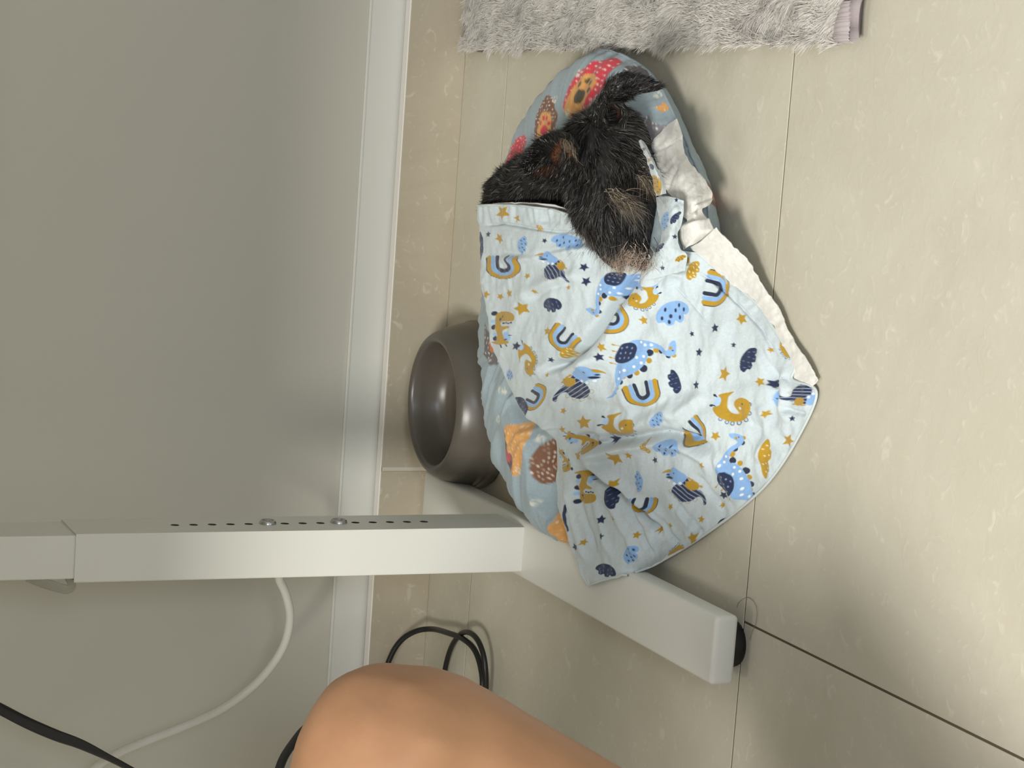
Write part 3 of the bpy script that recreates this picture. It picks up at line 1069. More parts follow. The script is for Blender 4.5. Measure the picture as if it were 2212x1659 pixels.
# loose white flap thrown back over the cushion beside the dog's face
cloth_patch('lining_flap', [
    [(1450, 263, .040), (1456, 259, .041), (1462, 256, .040)],
    [(1424, 290, .049), (1452, 290, .050), (1474, 289, .040)],
    [(1406, 314, .055), (1442, 316, .054), (1476, 317, .040)],
    [(1417, 350, .056), (1456, 350, .054), (1490, 350, .038)],
    [(1430, 390, .059), (1478, 390, .054), (1523, 389, .034)],
    [(1444, 418, .061), (1494, 420, .054), (1541, 422, .032)],
    [(1470, 440, .058), (1503, 441, .056), (1535, 441, .036)],
    [(1474, 470, .056), (1500, 470, .052), (1527, 471, .038)],
    [(1468, 502, .055), (1503, 500, .053), (1541, 498, .040)],
    [(1474, 540, .052), (1488, 532, .051), (1505, 524, .046)],
], 170, 80, MT['lining'], 0.0008, 13, fold=[([(1470, 480), (1535, 455)], -0.006, 7), ([(1470, 488), (1545, 476)], 0.003, 7), ([(1410, 330), (1470, 300)], -0.002, 4),
                                              ([(1425, 380), (1475, 330)], -0.0018, 4), ([(1440, 410), (1465, 350)], -0.0018, 4), ([(1540, 425), (1500, 440)], -0.003, 5)])


def strip_print(p):
    p.star(1391, 322, 5, NAVY)
    p.star(1402, 346, 6, GOLD, 20)
    p.cloud(1408, 360, 14, 9, NAVY, 60)
    p.cloud(1418, 400, 44, 20, GOLD, 75)


cloth_patch('rolled_edge', [
    [(1380, 305, .089), (1384, 302, .092), (1390, 304, .089)],
    [(1389, 328, .099), (1396, 325, .103), (1402, 326, .098)],
    [(1399, 352, .103), (1408, 349, .108), (1414, 350, .101)],
    [(1407, 378, .103), (1418, 374, .108), (1427, 374, .100)],
    [(1413, 404, .099), (1425, 400, .104), (1437, 400, .096)],
    [(1416, 424, .093), (1428, 421, .097), (1440, 418, .090)],
], 90, 36, MT['muslin'], 0.0005, 10, colors=strip_print)


def collar_print(p):
    p.cloud(1437, 478, 42, 17, BLUE, -78)
    p.cloud(1459, 470, 34, 14, NAVY, -50, kind='dash')
    p.star(1461, 432, 5, NAVY)
    p.star(1457, 511, 6, NAVY)
    p.cloud(1425, 535, 26, 10, NAVY, -45, kind='dash')
    p.star(1431, 579, 6, NAVY)
    p.cloud(1470, 558, 26, 12, GOLD, -25, dots=DARK)


cloth_patch('collar_fold', [
    [(1417, 426, .066), (1445, 424, .074), (1476, 433, .066)],
    [(1420, 455, .066), (1448, 452, .076), (1477, 456, .066)],
    [(1427, 490, .064), (1449, 484, .073), (1473, 482, .064)],
    [(1428, 515, .066), (1447, 506, .071), (1464, 504, .063)],
    [(1412, 548, .074), (1438, 530, .073), (1468, 534, .060)],
    [(1398, 575, .078), (1432, 562, .072), (1484, 552, .056)],
    [(1388, 606, .079), (1424, 600, .070), (1480, 585, .052)],
], 140, 80, MT['muslin'], 0.0008, 12, colors=collar_print)
# inner white edge of the near opening by the dog's shoulder
cloth_patch('inner_edge', [
    [(1062, 441, .119), (1062, 449, .116)], [(1110, 439, .119), (1110, 449, .114)], [(1160, 440, .116), (1160, 454, .110)],
    [(1200, 445, .110), (1200, 462, .103)], [(1238, 458, .102), (1236, 474, .096)]], 80, 8, MT['lining'], 0.0004, 9)

# ------------------------------------------------------------------ the dog's cushion
PC, PR = np.array([-0.170, -0.432]), 0.240
NR, NA = 210, 560
cush = empty('dog_cushion', (PC[0], PC[1], 0.0), 'round blue-grey cushion printed with cats and paws under the sleeping dog', 'cushion')
# profile: s 0..1 top centre to seam, 1..1.35 under side
ang = np.linspace(0, 2 * np.pi, NA, endpoint=False)
s_ = np.concatenate([np.linspace(0.0, 0.80, 105), np.linspace(0.805, 1.0, 75), np.linspace(1.01, 1.25, NR - 180)])
prof_r = np.where(s_ <= 1, np.sin(np.clip(s_, 0, 1) ** 0.80 * np.pi / 2), 1 - ((s_ - 1) / 0.25) ** 2 * 0.22)
prof_z = np.where(s_ <= 1, 0.026 + 0.040 * np.cos(np.clip(s_, 0, 1) ** 1.5 * np.pi / 2) ** 0.85, 0.026 - 0.0245 * np.sin(np.clip((s_ - 1) / 0.25, 0, 1) * np.pi / 2))
A, Rr = np.meshgrid(ang, prof_r)
_, Zz = np.meshgrid(ang, prof_z)
_, SS = np.meshgrid(ang, s_)
edge = np.clip((Rr - 0.55) / 0.45, 0, 1)
rad = PR * (1 + 0.018 * np.sin(3 * A + 0.6) + 0.010 * np.sin(5 * A + 2.0) + 0.007 * np.sin(11 * A))
wr = vnoise(A * 9.0, Rr * 1.2, 3) * 0.6 + vnoise(A * 21, Rr * 2.0, 5) * 0.5 + vnoise(A * 44, Rr * 3, 8) * 0.22
ridge = (1 - np.abs(wr)) ** 2.0 - 0.45
seam = np.exp(-((SS - 1.0) / 0.035) ** 2)
Rf = rad * Rr + edge * ridge * 0.0022 + seam * 0.0030
Zf = Zz + 0.003 * vnoise(A * 2.5, Rr * 4, 1) * (1 - edge)
Xc, Yc = PC[0] + Rf * np.cos(A), PC[1] + Rf * np.sin(A)
# the cushion gives way under the blanket and what lies in it
gx = np.floor((Xc + 1.0) / 0.005).astype(int)
gy = np.floor((Yc + 1.2) / 0.005).astype(int)
HF = np.full((400, 400), 9.0)
hx = np.floor((P3[:, :, 0] + 1.0) / 0.005).astype(int).ravel()
hy = np.floor((P3[:, :, 1] + 1.2) / 0.005).astype(int).ravel()
np.minimum.at(HF, (hx, hy), P3[:, :, 2].ravel())
H2 = HF.copy()
for it in range(60):          # outside the cloth the limit rises gently
    for sx_, sy_ in ((1, 0), (-1, 0), (0, 1), (0, -1)):
        H2 = np.minimum(H2, np.roll(np.roll(H2, sx_, 0), sy_, 1) + 0.0060)
for it in range(4):
    H2 = (H2 + np.roll(H2, 1, 0) + np.roll(H2, -1, 0) + np.roll(H2, 1, 1) + np.roll(H2, -1, 1)) / 5
fx_, fy_ = (Xc + 1.0) / 0.005 - 0.5, (Yc + 1.2) / 0.005 - 0.5
gx, gy = np.floor(fx_).astype(int), np.floor(fy_).astype(int)
fx_, fy_ = fx_ - gx, fy_ - gy
HL = (H2[gx, gy] * (1 - fx_) + H2[gx + 1, gy] * fx_) * (1 - fy_) + (H2[gx, gy + 1] * (1 - fx_) + H2[gx + 1, gy + 1] * fx_) * fy_
Zf = np.minimum(Zf, HL - 0.005)
pull = np.clip(1 - np.hypot(Xc + 0.30, Yc + 0.33) / 0.16, 0, 1)
fold_ = vnoise((Xc * 0.55 + Yc * 0.83) * 62 + 0.6 * vnoise(Xc * 20, Yc * 20, 2), (Xc * 0.83 - Yc * 0.55) * 9, 17)
Zf = Zf + (SS < 1.05) * (edge * ridge * 0.0045 + pull * 0.0075 * (1 - np.abs(fold_) * 2))
Zf = np.maximum(Zf, 0.0015)
CG = np.stack([Xc, Yc, Zf], 2)
CV = CG.reshape(-1, 3)
cb = lin((151, 166, 172))
CC = np.tile(cb, (len(CV), 1))
cn = normals_of(np.concatenate([CG, CG[:, :1]], 1))[:, :NA].reshape(-1, 3)
cn[cn[:, 2] < -0.5] *= -1
# picture chart of the cushion cover, used once to place its print on the cloth
q_ = (CV - CAM) @ M.T
chart = np.stack([CX + FPX * q_[:, 0] / q_[:, 2], CY + FPX * q_[:, 1] / q_[:, 2]], 1)
front = ((CV - CAM) * cn).sum(1) < 0


def cush_motif(u, v, rot, fn, scale=1.0, wide=1.4):
    """print a motif, in centimetres, in the tangent plane of the cover at the place seen at u, v"""
    d2 = np.hypot(chart[:, 0] - u, chart[:, 1] - v) + (~front) * 1e4 + (CV[:, 2] < 0.012) * 1e3
    i = int(np.argmin(d2))
    p = CV[i]
    nb = (np.linalg.norm(CV - p, axis=1) < 0.018) & (cn[:, 2] > 0.05)
    n = cn[nb].mean(0)
    n /= np.linalg.norm(n)
    e1 = np.array([-1.0, 0, 0]) - n * (-n[0])
    e1 /= np.linalg.norm(e1)
    e2 = np.cross(e1, n)
    e2 /= np.linalg.norm(e2)
    rel = (CV - p) * 100 / scale
    near = np.abs((CV - p) @ n) < 0.04
    X, Y = rel @ e2, rel @ e1          # X to the viewer's right hand in the picture, Y down
    if (e2 @ M[0]) < 0:
        X = -X
    X = X / wide
    pr = Print(np.where(near, X, 99), np.where(near, Y, 99), CC)
    pr.soft = 0.09
    pr.motif(0, 0, 9, rot)
    fn(pr)


RED, BRN, ORG, GRY = lin((206, 66, 80)), lin((122, 86, 66)), lin((214, 158, 92)), lin((104, 100, 100))


def dots(pr, al, step, r, rgb):
    for i in range(-7, 8):
        for j in range(-7, 8):
            pr.ell((i + 0.5 * (j % 2)) * step + 0.12 * math.sin(i * 3 + j), j * step * 0.8, r, r, rgb, clip=al)


def mitten(body, pad_, padc):
    def f(pr):
        al = pr.poly([(-0.2, -3.4), (0.9, -2.9), (1.3, -1.5), (1.9, -0.6), (1.5, 1.2), (1.2, 2.8), (0, 3.2), (-1.3, 2.7), (-1.7, 1.0), (-1.6, -1.0), (-1.1, -2.4)], body)
        dots(pr, al, 0.62, 0.09, lin((232, 214, 200)))
        a2 = pr.poly([(-1.0, 3.0), (-1.1, 0.8), (-0.8, -0.8), (0.0, -1.3), (0.9, -0.6), (0.9, 1.0), (0.9, 2.9)], pad_)
        pr.ell(0, 1.2, 0.55, 0.72, padc, clip=a2)
        for p in ((-0.62, 0.15), (-0.22, -0.45), (0.32, -0.35), (0.66, 0.3)):
            pr.ell(*p, 0.2, 0.3, padc, clip=a2)
    return f


def cat(body, spot):
    def f(pr):
        al = pr.poly([(-1.4, 1.4), (-1.6, -0.2), (-1.5, -1.8), (-0.7, -1.1), (0.4, -1.1), (1.3, -1.8), (1.4, 0), (1.1, 1.5), (0, 1.9)], body)
        dots(pr, al, 0.6, 0.09, lin((226, 222, 214)))
        pr.poly([(-0.5, 0.6), (-0.6, -0.5), (0.1, -0.2), (0.7, -0.6), (0.6, 0.5), (0, 0.9)], spot)
    return f


def tiny_paw(pr):
    c = lin((206, 206, 192))
    pr.ell(0, 0.18, 0.26, 0.22, c)
    for p in ((-0.34, -0.1), (-0.13, -0.36), (0.15, -0.36), (0.36, -0.1)):
        pr.ell(*p, 0.10, 0.14, c)


cush_motif(1268, 185, 18, mitten(RED, ORG, lin((82, 78, 62))), 1.0, 1.9)
cush_motif(1178, 262, -8, mitten(BRN, ORG, RED), 0.78, 2.0)
cush_motif(1112, 335, 30, mitten(RED, RED, BRN), 0.70, 2.0)
cush_motif(1390, 152, 60, cat(GRY, GRY), 0.8)
cush_motif(1408, 285, 20, cat(lin((132, 128, 132)), lin((132, 128, 132))), 0.8)
cush_motif(1532, 408, 0, cat(BRN, lin((190, 98, 50))), 0.75)
cush_motif(1434, 232, 40, cat(ORG, ORG), 0.28)
cush_motif(1066, 745, 0, cat(GRY, lin((206, 122, 74))), 1.1)
def heart(body, patch, paw, px_, py_):
    def f(pr):
        al = pr.poly([(-0.1, -2.3), (0.9, -2.6), (1.7, -1.7), (1.8, 0.2), (1.2, 1.9), (0.2, 2.7), (-1.0, 2.3), (-1.7, 1.0), (-1.8, -0.8), (-1.3, -2.0), (-0.6, -2.2)], body)
        dots(pr, al, 0.55, 0.075, lin((228, 212, 196)))
        if patch is not None:
            pr.poly([(-2.2, -1.2), (-1.0, -0.4), (-0.9, 0.6), (-0.2, 0.8), (-0.4, 2.0), (-1.2, 2.9), (-2.6, 2.0)], patch, clip=al)
        pr.ell(px_, py_, 0.42, 0.36, paw, clip=al)
        for q in ((-0.55, -0.25), (-0.2, -0.62), (0.22, -0.62), (0.58, -0.25)):
            pr.ell(px_ + q[0], py_ + q[1], 0.19, 0.24, paw, clip=al)
    return f


cush_motif(1106, 968, 4, heart(ORG, lin((92, 86, 88)), lin((200, 92, 100)), -1.1, 1.3), 1.05, 1.15)
cush_motif(1196, 998, 25, heart(BRN, None, lin((206, 104, 52)), 0.75, -0.3), 0.92, 1.25)
cush_motif(1218, 1152, -60, heart(ORG, None, ORG, 0, 0), 0.6)
for p in ((1200, 215), (1225, 245), (1085, 845), (1078, 908), (1165, 950), (1145, 1060), (1155, 1085), (1122, 1020), (1310, 215), (1512, 340), (1420, 205), (1180, 1100), (1150, 300), (1246, 160)):
    cush_motif(p[0], p[1], (p[0] * 37) % 90 - 45, tiny_paw, 0.9)
me = mesh_np('cover', CV, grid_faces(NR, NA, wrap=True), CC)
MT['cushion'] = mat_attr('cushion_cotton', 0.75, weave=(700, 0.25, 0.0006), sheen=0.15)
link('cover', me, MT['cushion'], cush, smooth=True)
# piping seam round the edge
sa = np.linspace(0, 2 * np.pi, 200, endpoint=False)
ri = int(np.argmin(np.abs(s_ - 1.0)))
loop = CG[ri][:: max(1, NA // 140)] + np.array([0, 0, 0.0005])
loop = np.concatenate([loop, loop[:1]])
tube_obj('piping', loop, 0.0016, mat('cushion_piping', (150, 164, 170), 0.8), cush, seg=6, n=420)

# ------------------------------------------------------------------ the dog
dog = empty('dog', (-0.10, -0.50, 0.06), 'small black wire-haired dog with tan brows asleep on the cushion under the blanket', 'dog')


def blob_mesh(name, blobs, voxel, smooth_it, sub=2):
    bm = bmesh.new()
    for (c, r, sc3, rot) in blobs:
        mtx = Matrix.Translation(Vector(c)) @ Matrix.Rotation(math.radians(rot), 4, 'Z') @ Matrix.Diagonal((r * sc3[0], r * sc3[1], r * sc3[2], 1))
        bmesh.ops.create_icosphere(bm, subdivisions=sub, radius=1.0, matrix=mtx)
    me_ = bpy.data.meshes.new(name)
    bm.to_mesh(me_)
    bm.free()
    o = bpy.data.objects.new(name, me_)
    col.objects.link(o)
    m1 = o.modifiers.new('remesh', 'REMESH')
    m1.mode = 'VOXEL'
    m1.voxel_size = voxel
    m2 = o.modifiers.new('smooth', 'SMOOTH')
    m2.iterations = smooth_it
    m2.factor = 0.5
    dg = bpy.context.evaluated_depsgraph_get()
    out = bpy.data.meshes.new_from_object(o.evaluated_get(dg))
    bpy.data.objects.remove(o)
    out.name = name
    return out


def lerp_blobs(a, b, n):
    out = []
    for i in range(n):
        t = i / (n - 1)
        p = at(*(np.array(a[:3]) * (1 - t) + np.array(b[:3]) * t))
        out.append((p, a[3] * (1 - t) + b[3] * t, (1, 1, 1), 0))
    return out


blobs = []
blobs += lerp_blobs((1312, 322, .084, .041), (1328, 420, .083, .043), 5)          # skull
blobs += lerp_blobs((1330, 430, .083, .041), (1350, 515, .074, .029), 5)          # face to muzzle
blobs += lerp_blobs((1350, 515, .074, .029), (1368, 556, .066, .019), 4)          # muzzle
blobs += lerp_blobs((1310, 330, .080, .037), (1200, 395, .076, .040), 5)          # neck
blobs += lerp_blobs((1200, 395, .076, .040), (1128, 436, .074, .040), 5)          # shoulder
blobs += lerp_blobs((1128, 436, .074, .040), (1140, 560, .066, .044), 5)          # back under the cloth
blobs += lerp_blobs((1140, 560, .066, .044), (1190, 760, .060, .040), 7)
blobs += lerp_blobs((1190, 760, .060, .040), (1270, 840, .052, .030), 5)          # hips
blobs += lerp_blobs((1240, 420, .070, .036), (1300, 500, .062, .030), 4)          # chest and cheek
body_me = blob_mesh('body', blobs, 0.0045, 6, 3)
FURB = mat('dark_coat_skin', (20, 18, 17), 0.75)
body = link('body', body_me, FURB, dog, smooth=True)

nv = len(body_me.vertices)
BV = np.zeros(nv * 3)
body_me.vertices.foreach_get('co', BV)
BV = BV.reshape(-1, 3)
BN = np.zeros(nv * 3)
body_me.vertices.foreach_get('normal', BN)
BN = BN.reshape(-1, 3)
body_me.calc_loop_triangles()
LT = np.zeros(len(body_me.loop_triangles) * 3, np.int32)
body_me.loop_triangles.foreach_get('vertices', LT)
LT = LT.reshape(-1, 3)


def scatter(n, Vv, T, Nn, keep):
    a, b, c = Vv[T[:, 0]], Vv[T[:, 1]], Vv[T[:, 2]]
    ar = np.linalg.norm(np.cross(b - a, c - a), axis=1)
    cen = (a + b + c) / 3
    ar = ar * keep(cen, Nn[T[:, 0]])
    i = RNG.choice(len(T), n, p=ar / ar.sum())
    r1, r2 = np.sqrt(RNG.random(n)), RNG.random(n)
    w = np.stack([1 - r1, r1 * (1 - r2), r1 * r2], 1)[:, :, None]
    p = (Vv[T[i]] * w).sum(1)
    nn = (Nn[T[i]] * w).sum(1)
    return p, nn / (np.linalg.norm(nn, axis=1, keepdims=True) + 1e-9)


def seen(p):
    q = (p - CAM) @ M.T
    return CX + FPX * q[:, 0] / q[:, 2], CY + FPX * q[:, 1] / q[:, 2]


def bare(c, n):
    """fur is grown where the coat is not under the blanket or pressed in the cushion"""
    u, v = seen(c)
    return ((v < 470 + np.clip((u - 1220) * 0.9, 0, 140)) & (n[:, 2] > -0.35)) * 1.0


def grow(p, n, flow, length, lift, K, curl, clump):
    N = len(p)
    f = flow - n * (flow * n).sum(1, keepdims=True)
    f /= np.linalg.norm(f, axis=1, keepdims=True) + 1e-9
    cl = np.stack([vnoise(p[:, 0] * clump, p[:, 1] * clump + p[:, 2] * clump, k_) for k_ in (41, 43, 45)], 1)
    cl2 = np.stack([vnoise(p[:, 0] * clump * 2.7, p[:, 1] * clump * 2.7 + p[:, 2] * clump * 2, k_) for k_ in (51, 53, 55)], 1)
    d = f + n * lift + 0.55 * cl + 0.35 * cl2 + RNG.normal(size=(N, 3)) * 0.14
    d += n * np.maximum(0.0, 0.16 - (d * n).sum(1, keepdims=True))
    d /= np.linalg.norm(d, axis=1, keepdims=True)
    gv = np.array([0, 0, -0.35]) - n * (-0.35 * n[:, 2:3])
    bend = f * 0.5 - n * lift * 0.45 + gv + RNG.normal(size=(N, 3)) * curl
    t = np.linspace(0, 1, K)[None, :, None]
    L = length[:, None, None]
    return p[:, None, :] - n[:, None, :] * 0.0012 + d[:, None, :] * t * L + bend[:, None, :] * (t ** 2) * L * 0.55


crown = at(1292, 270, .120)
NF = 52000
rp, rn = scatter(NF, BV, LT, BN, bare)
uu, vv = seen(rp)
flow = rp - crown
flow /= np.linalg.norm(flow, axis=1, keepdims=True) + 1e-9
head = np.exp(-((uu - 1330) ** 2 + (vv - 430) ** 2) / 120 ** 2)
swirl = np.stack([vnoise(rp[:, 0] * 38, rp[:, 1] * 38 + rp[:, 2] * 30, k_) for k_ in (71, 73, 75)], 1)
onhead = np.clip((uu - 1215) / 40, 0, 1)[:, None]
flow = 0.22 * flow + onhead * np.array([-0.60, -0.22, 0.0]) + (1 - onhead) * np.array([-0.35, 0.45, -0.2]) + 0.70 * swirl
Lf = (0.0070 + 0.0050 * head + 0.003 * RNG.random(NF)) * (0.75 + 0.5 * RNG.random(NF))
g = RNG.random(NF)
fc = np.tile(lin((21, 19, 18)), (NF, 1)) * (0.6 + 0.9 * RNG.random((NF, 1)))
grey = g < 0.16 + 0.26 * np.exp(-((uu - 1350) ** 2 + (vv - 340) ** 2) / 70 ** 2)
fc[grey] = lin((104, 99, 93)) * (0.5 + 0.8 * RNG.random((grey.sum(), 1)))
muz = np.exp(-(((uu - 1348) / 58) ** 2 + ((vv - 566) / 40) ** 2)) > 0.30 + 0.60 * RNG.random(NF)
fc[muz] = lin((176, 157, 141)) * (0.55 + 0.6 * RNG.random((muz.sum(), 1)))
chk = (np.exp(-(((uu - 1262) / 26) ** 2 + ((vv - 505) / 34) ** 2)) > 0.45 + 0.5 * RNG.random(NF)) & (g < 0.5)
fc[chk] = lin((112, 100, 92)) * (0.6 + 0.6 * RNG.random((chk.sum(), 1)))
paths = grow(rp, rn, flow, Lf, 0.26, 5, 0.22, 110)
V1, F1, C1 = strands(paths, np.full(NF, 0.00062) * (0.7 + 0.6 * RNG.random(NF)), fc)
MT['fur'] = mat_attr('dog_hair', 0.42, spec=0.5, mottled=0.02)
fur = link('coat_hair', mesh_np('coat_hair', V1, F1, C1), MT['fur'], dog)
tag(fur, kind='stuff')


# ears: leaf-shaped shells with an outer and an inner face
def leaf(name, rows_, N, K, thick, paint, parent=dog):
    ct = np.array([[at(*q) for q in r] for r in rows_])
    uvc = np.array([[(q[0], q[1]) for q in r] for r in rows_], float)
    p, uv = surf(ct, N, K), surf(uvc, N, K)
    n = normals_of(p)
    vd = p - CAM
    if (n * vd).sum(2).mean() > 0:
        n = -n
    q = p - n * thick
    n1 = N * K
    Fa = grid_faces(N, K)
    rim = np.concatenate([np.arange(K), np.arange(1, N) * K + K - 1, (N - 1) * K + np.arange(K - 2, -1, -1), np.arange(N - 2, 0, -1) * K])
    r2 = np.roll(rim, -1)
    Fs = np.concatenate([Fa, Fa[:, ::-1] + n1, np.stack([rim, rim + n1, r2 + n1, r2], 1)])
    c0 = np.tile(lin((20, 18, 17)), (n1, 1))
    if paint is not None:
        pp = Print(uv[:, :, 0].ravel(), uv[:, :, 1].ravel(), c0)
        pp.soft = 9
        paint(pp)
    cc = np.concatenate([c0, np.tile(lin((20, 18, 17)), (n1, 1))])
    o = link(name, mesh_np(name, np.concatenate([p.reshape(-1, 3), q.reshape(-1, 3)]), Fs, cc), MT['earskin'], parent, smooth=True)
    return o, p, n, uv


MT['earskin'] = mat_attr('ear_skin', 0.6, mottled=0.12, weave=(300, 0.2, 0.001))


def paint_left(pr_):
    pr_.motif(1210, 340, 90)
    pr_.ell(4, -10, 20, 26, lin((112, 68, 42)), rot=20)
    pr_.ell(14, -22, 10, 12, lin((140, 120, 98)))
    pr_.ell(-34, 32, 24, 11, lin((98, 54, 34)), rot=-8)


e1, p1, n1_, uv1 = leaf('ear', [
    [(1250, 322, .138), (1246, 345, .129), (1238, 372, .127), (1226, 396, .131)],
    [(1232, 296, .141), (1226, 335, .125), (1216, 372, .123), (1206, 402, .133)],
    [(1206, 287, .141), (1200, 332, .120), (1192, 370, .119), (1184, 405, .133)],
    [(1172, 296, .138), (1170, 335, .118), (1166, 366, .118), (1162, 398, .130)],
    [(1146, 320, .133), (1146, 343, .120), (1145, 363, .119), (1143, 386, .127)],
    [(1126, 352, .125), (1126, 358, .123), (1126, 364, .123), (1127, 370, .124)]], 46, 34, 0.0022, paint_left)
e2, p2, n2_, uv2 = leaf('ear', [
    [(1272, 268, .108), (1292, 278, .120), (1318, 278, .120), (1340, 268, .108)],
    [(1278, 236, .116), (1298, 240, .128), (1318, 240, .127), (1336, 234, .116)],
    [(1298, 204, .120), (1314, 208, .131), (1330, 212, .130), (1346, 216, .120)],
    [(1318, 172, .121), (1332, 180, .129), (1346, 194, .129), (1362, 210, .122)],
    [(1348, 160, .118), (1356, 170, .123), (1366, 186, .123), (1378, 203, .118)],
    [(1386, 166, .111), (1390, 174, .114), (1394, 186, .114), (1400, 200, .110)],
    [(1418, 180, .103), (1420, 184, .103), (1422, 189, .103), (1421, 194, .102)]], 56, 30, 0.0022, None)


def paint_cup(pr_):
    pr_.motif(1327, 243, 60)
    pr_.ell(-4, 2, 13, 15, lin((104, 66, 46)), rot=20)
    pr_.ell(-12, 6, 6, 10, lin((150, 118, 100)), rot=15)


e3, p3, n3_, uv3 = leaf('ear_opening', [
    [(1308, 228, .132), (1322, 224, .136), (1338, 224, .136), (1350, 230, .132)],
    [(1304, 242, .132), (1320, 240, .120), (1336, 240, .120), (1352, 242, .132)],
    [(1305, 256, .130), (1320, 254, .118), (1336, 254, .119), (1352, 254, .131)],
    [(1312, 270, .126), (1322, 268, .126), (1336, 268, .126), (1350, 268, .126)]], 26, 26, 0.002, paint_cup)


def ear_fur(p, n, uv, cnt, flow_uv, L, dark_all, out=1.0, excl=None):
    N, K = p.shape[:2]
    i, j = RNG.random(cnt) * (N - 1.001), RNG.random(cnt) * (K - 1.001)
    a, b = i.astype(int), j.astype(int)
    pp, nn, w = p[a, b], n[a, b] * out, uv[a, b]
    if excl is not None:
        k_ = np.ones(cnt, bool)
        for (x, y, rx, ry) in excl:
            k_ &= (((w[:, 0] - x) / rx) ** 2 + ((w[:, 1] - y) / ry) ** 2) > 0.75 + 0.4 * RNG.random(cnt)
        pp, nn = pp[k_], nn[k_]
    m = len(pp)
    fl = M[0] * flow_uv[0] + M[1] * flow_uv[1]
    ln = L * (0.6 + 0.7 * RNG.random(m))
    pa = grow(pp, nn, np.tile(fl, (m, 1)), ln, 0.30, 4, 0.2, 120)
    c = np.tile(lin((20, 18, 17)), (m, 1)) * (0.6 + 1.0 * RNG.random((m, 1)))
    gk = RNG.random(m) < 0.12
    c[gk] = lin((84, 79, 74)) * (0.5 + 0.7 * RNG.random((gk.sum(), 1)))
    return strands(pa, np.full(m, 0.00055), c)


parts = [ear_fur(p1, n1_, uv1, 2000, (-0.9, 0.4), 0.0055, True, excl=[(1212, 338, 32, 42), (1176, 372, 40, 22)]),
         ear_fur(p1, n1_, uv1, 2200, (-0.9, 0.2), 0.007, True, out=-1.0),
         ear_fur(p2, n2_, uv2, 6500, (0.75, -0.65), 0.0055, True),
         ear_fur(p2, n2_, uv2, 1500, (0.75, -0.4), 0.005, True, out=-1.0),
         ear_fur(p3, n3_, uv3, 900, (0.3, 0.9), 0.006, True, excl=[(1325, 245, 19, 20)])]


def tuft(cnt, a, b, spread, L, bend, rgb, jit=0.5):
    """long tan hairs from a to beyond, in the dog's face; a,b root line in the picture with height"""
    t = RNG.random(cnt)
    roots = np.array([at(*(np.array(a) * (1 - q) + np.array(b) * q + np.array([RNG.normal() * spread, RNG.normal() * spread, 0]))) for q in t])
    d0 = M[0] * bend[0][0] + M[1] * bend[0][1] - M[2] * 0.35
    d1 = M[0] * bend[1][0] + M[1] * bend[1][1] - M[2] * 0.05
    K = 6
    s = np.linspace(0, 1, K)[None, :, None]
    ln = (L * (0.6 + 0.6 * RNG.random(cnt)))[:, None, None]
    r0 = RNG.normal(size=(cnt, 1, 3)) * jit * 0.35
    pa = roots[:, None, :] + ln * ((d0[None, None] + r0) * s + (d1 - d0)[None, None] * s ** 2 * 0.55) + RNG.normal(size=(cnt, 1, 3)) * jit * ln * 0.3 * s ** 2
    c = np.tile(lin(rgb), (cnt, 1)) * (0.55 + 0.75 * RNG.random((cnt, 1)))
    return strands(pa, np.full(cnt, 0.00055), c)


BROW = [(132, 120, 102), (96, 86, 74), (60, 54, 48)]
for k_, c_ in enumerate(BROW):
    parts.append(tuft(70, (1318, 418, .122), (1346, 440, .117), 7, 0.021, ((0.45 + 0.15 * k_, 0.35), (0.8, 1.0)), c_, 0.55))
    parts.append(tuft(34, (1336, 410, .122), (1364, 448, .114), 7, 0.018, ((0.9, 0.1), (0.7, 0.9)), c_, 0.6))
    parts.append(tuft(64, (1378, 378, .106), (1402, 398, .096), 6, 0.018, ((0.6, 0.2), (0.5, 1.1)), c_, 0.55))
parts.append(tuft(120, (1395, 345, .104), (1402, 378, .100), 6, 0.013, ((0.9, -0.3), (0.4, 0.8)), (74, 70, 66), 0.6))
for c_, n_ in (((196, 178, 160), 190), ((160, 140, 124), 170), ((74, 64, 58), 110)):
    parts.append(tuft(n_, (1300, 516, .090), (1350, 552, .087), 12, 0.013, ((-0.3, 0.8), (0.35, 0.9)), c_, 0.7))
    parts.append(tuft(n_, (1336, 540, .087), (1400, 564, .079), 12, 0.0125, ((0.3, 0.8), (-0.9, 0.35)), c_, 0.9))
parts.append(tuft(300, (1238, 462, .098), (1300, 528, .090), 7, 0.016, ((-0.7, 0.6), (-0.3, 1.0)), (78, 72, 68), 0.6))
parts.append(tuft(90, (1300, 500, .092), (1410, 530, .080), 9, 0.013, ((0.2, 0.8), (0.2, 1.0)), (22, 20, 19), 0.6))
parts.append(tuft(70, (1214, 298, .139), (1240, 326, .137), 5, 0.011, ((-0.2, 0.8), (0.5, 0.9)), (120, 108, 92), 0.6))
Vs, Fs, Cs, o_ = [], [], [], 0
for (a, b, c) in parts:
    Vs.append(a)
    Fs.append(b + o_)
    Cs.append(c)
    o_ += len(a)
tu = link('ear_and_face_hair', mesh_np('ear_and_face_hair', np.concatenate(Vs), np.concatenate(Fs), np.concatenate(Cs)), MT['fur'], dog)
tag(tu, kind='stuff')
nose = blob_mesh('nose', [(at(1398, 545, .058), .0075, (1, 1, .85), 20), (at(1403, 538, .058), .006, (1, 1, 1), 0)], 0.0015, 3)
link('nose', nose, mat('wet_nose', (14, 13, 13), 0.5), dog, smooth=True)

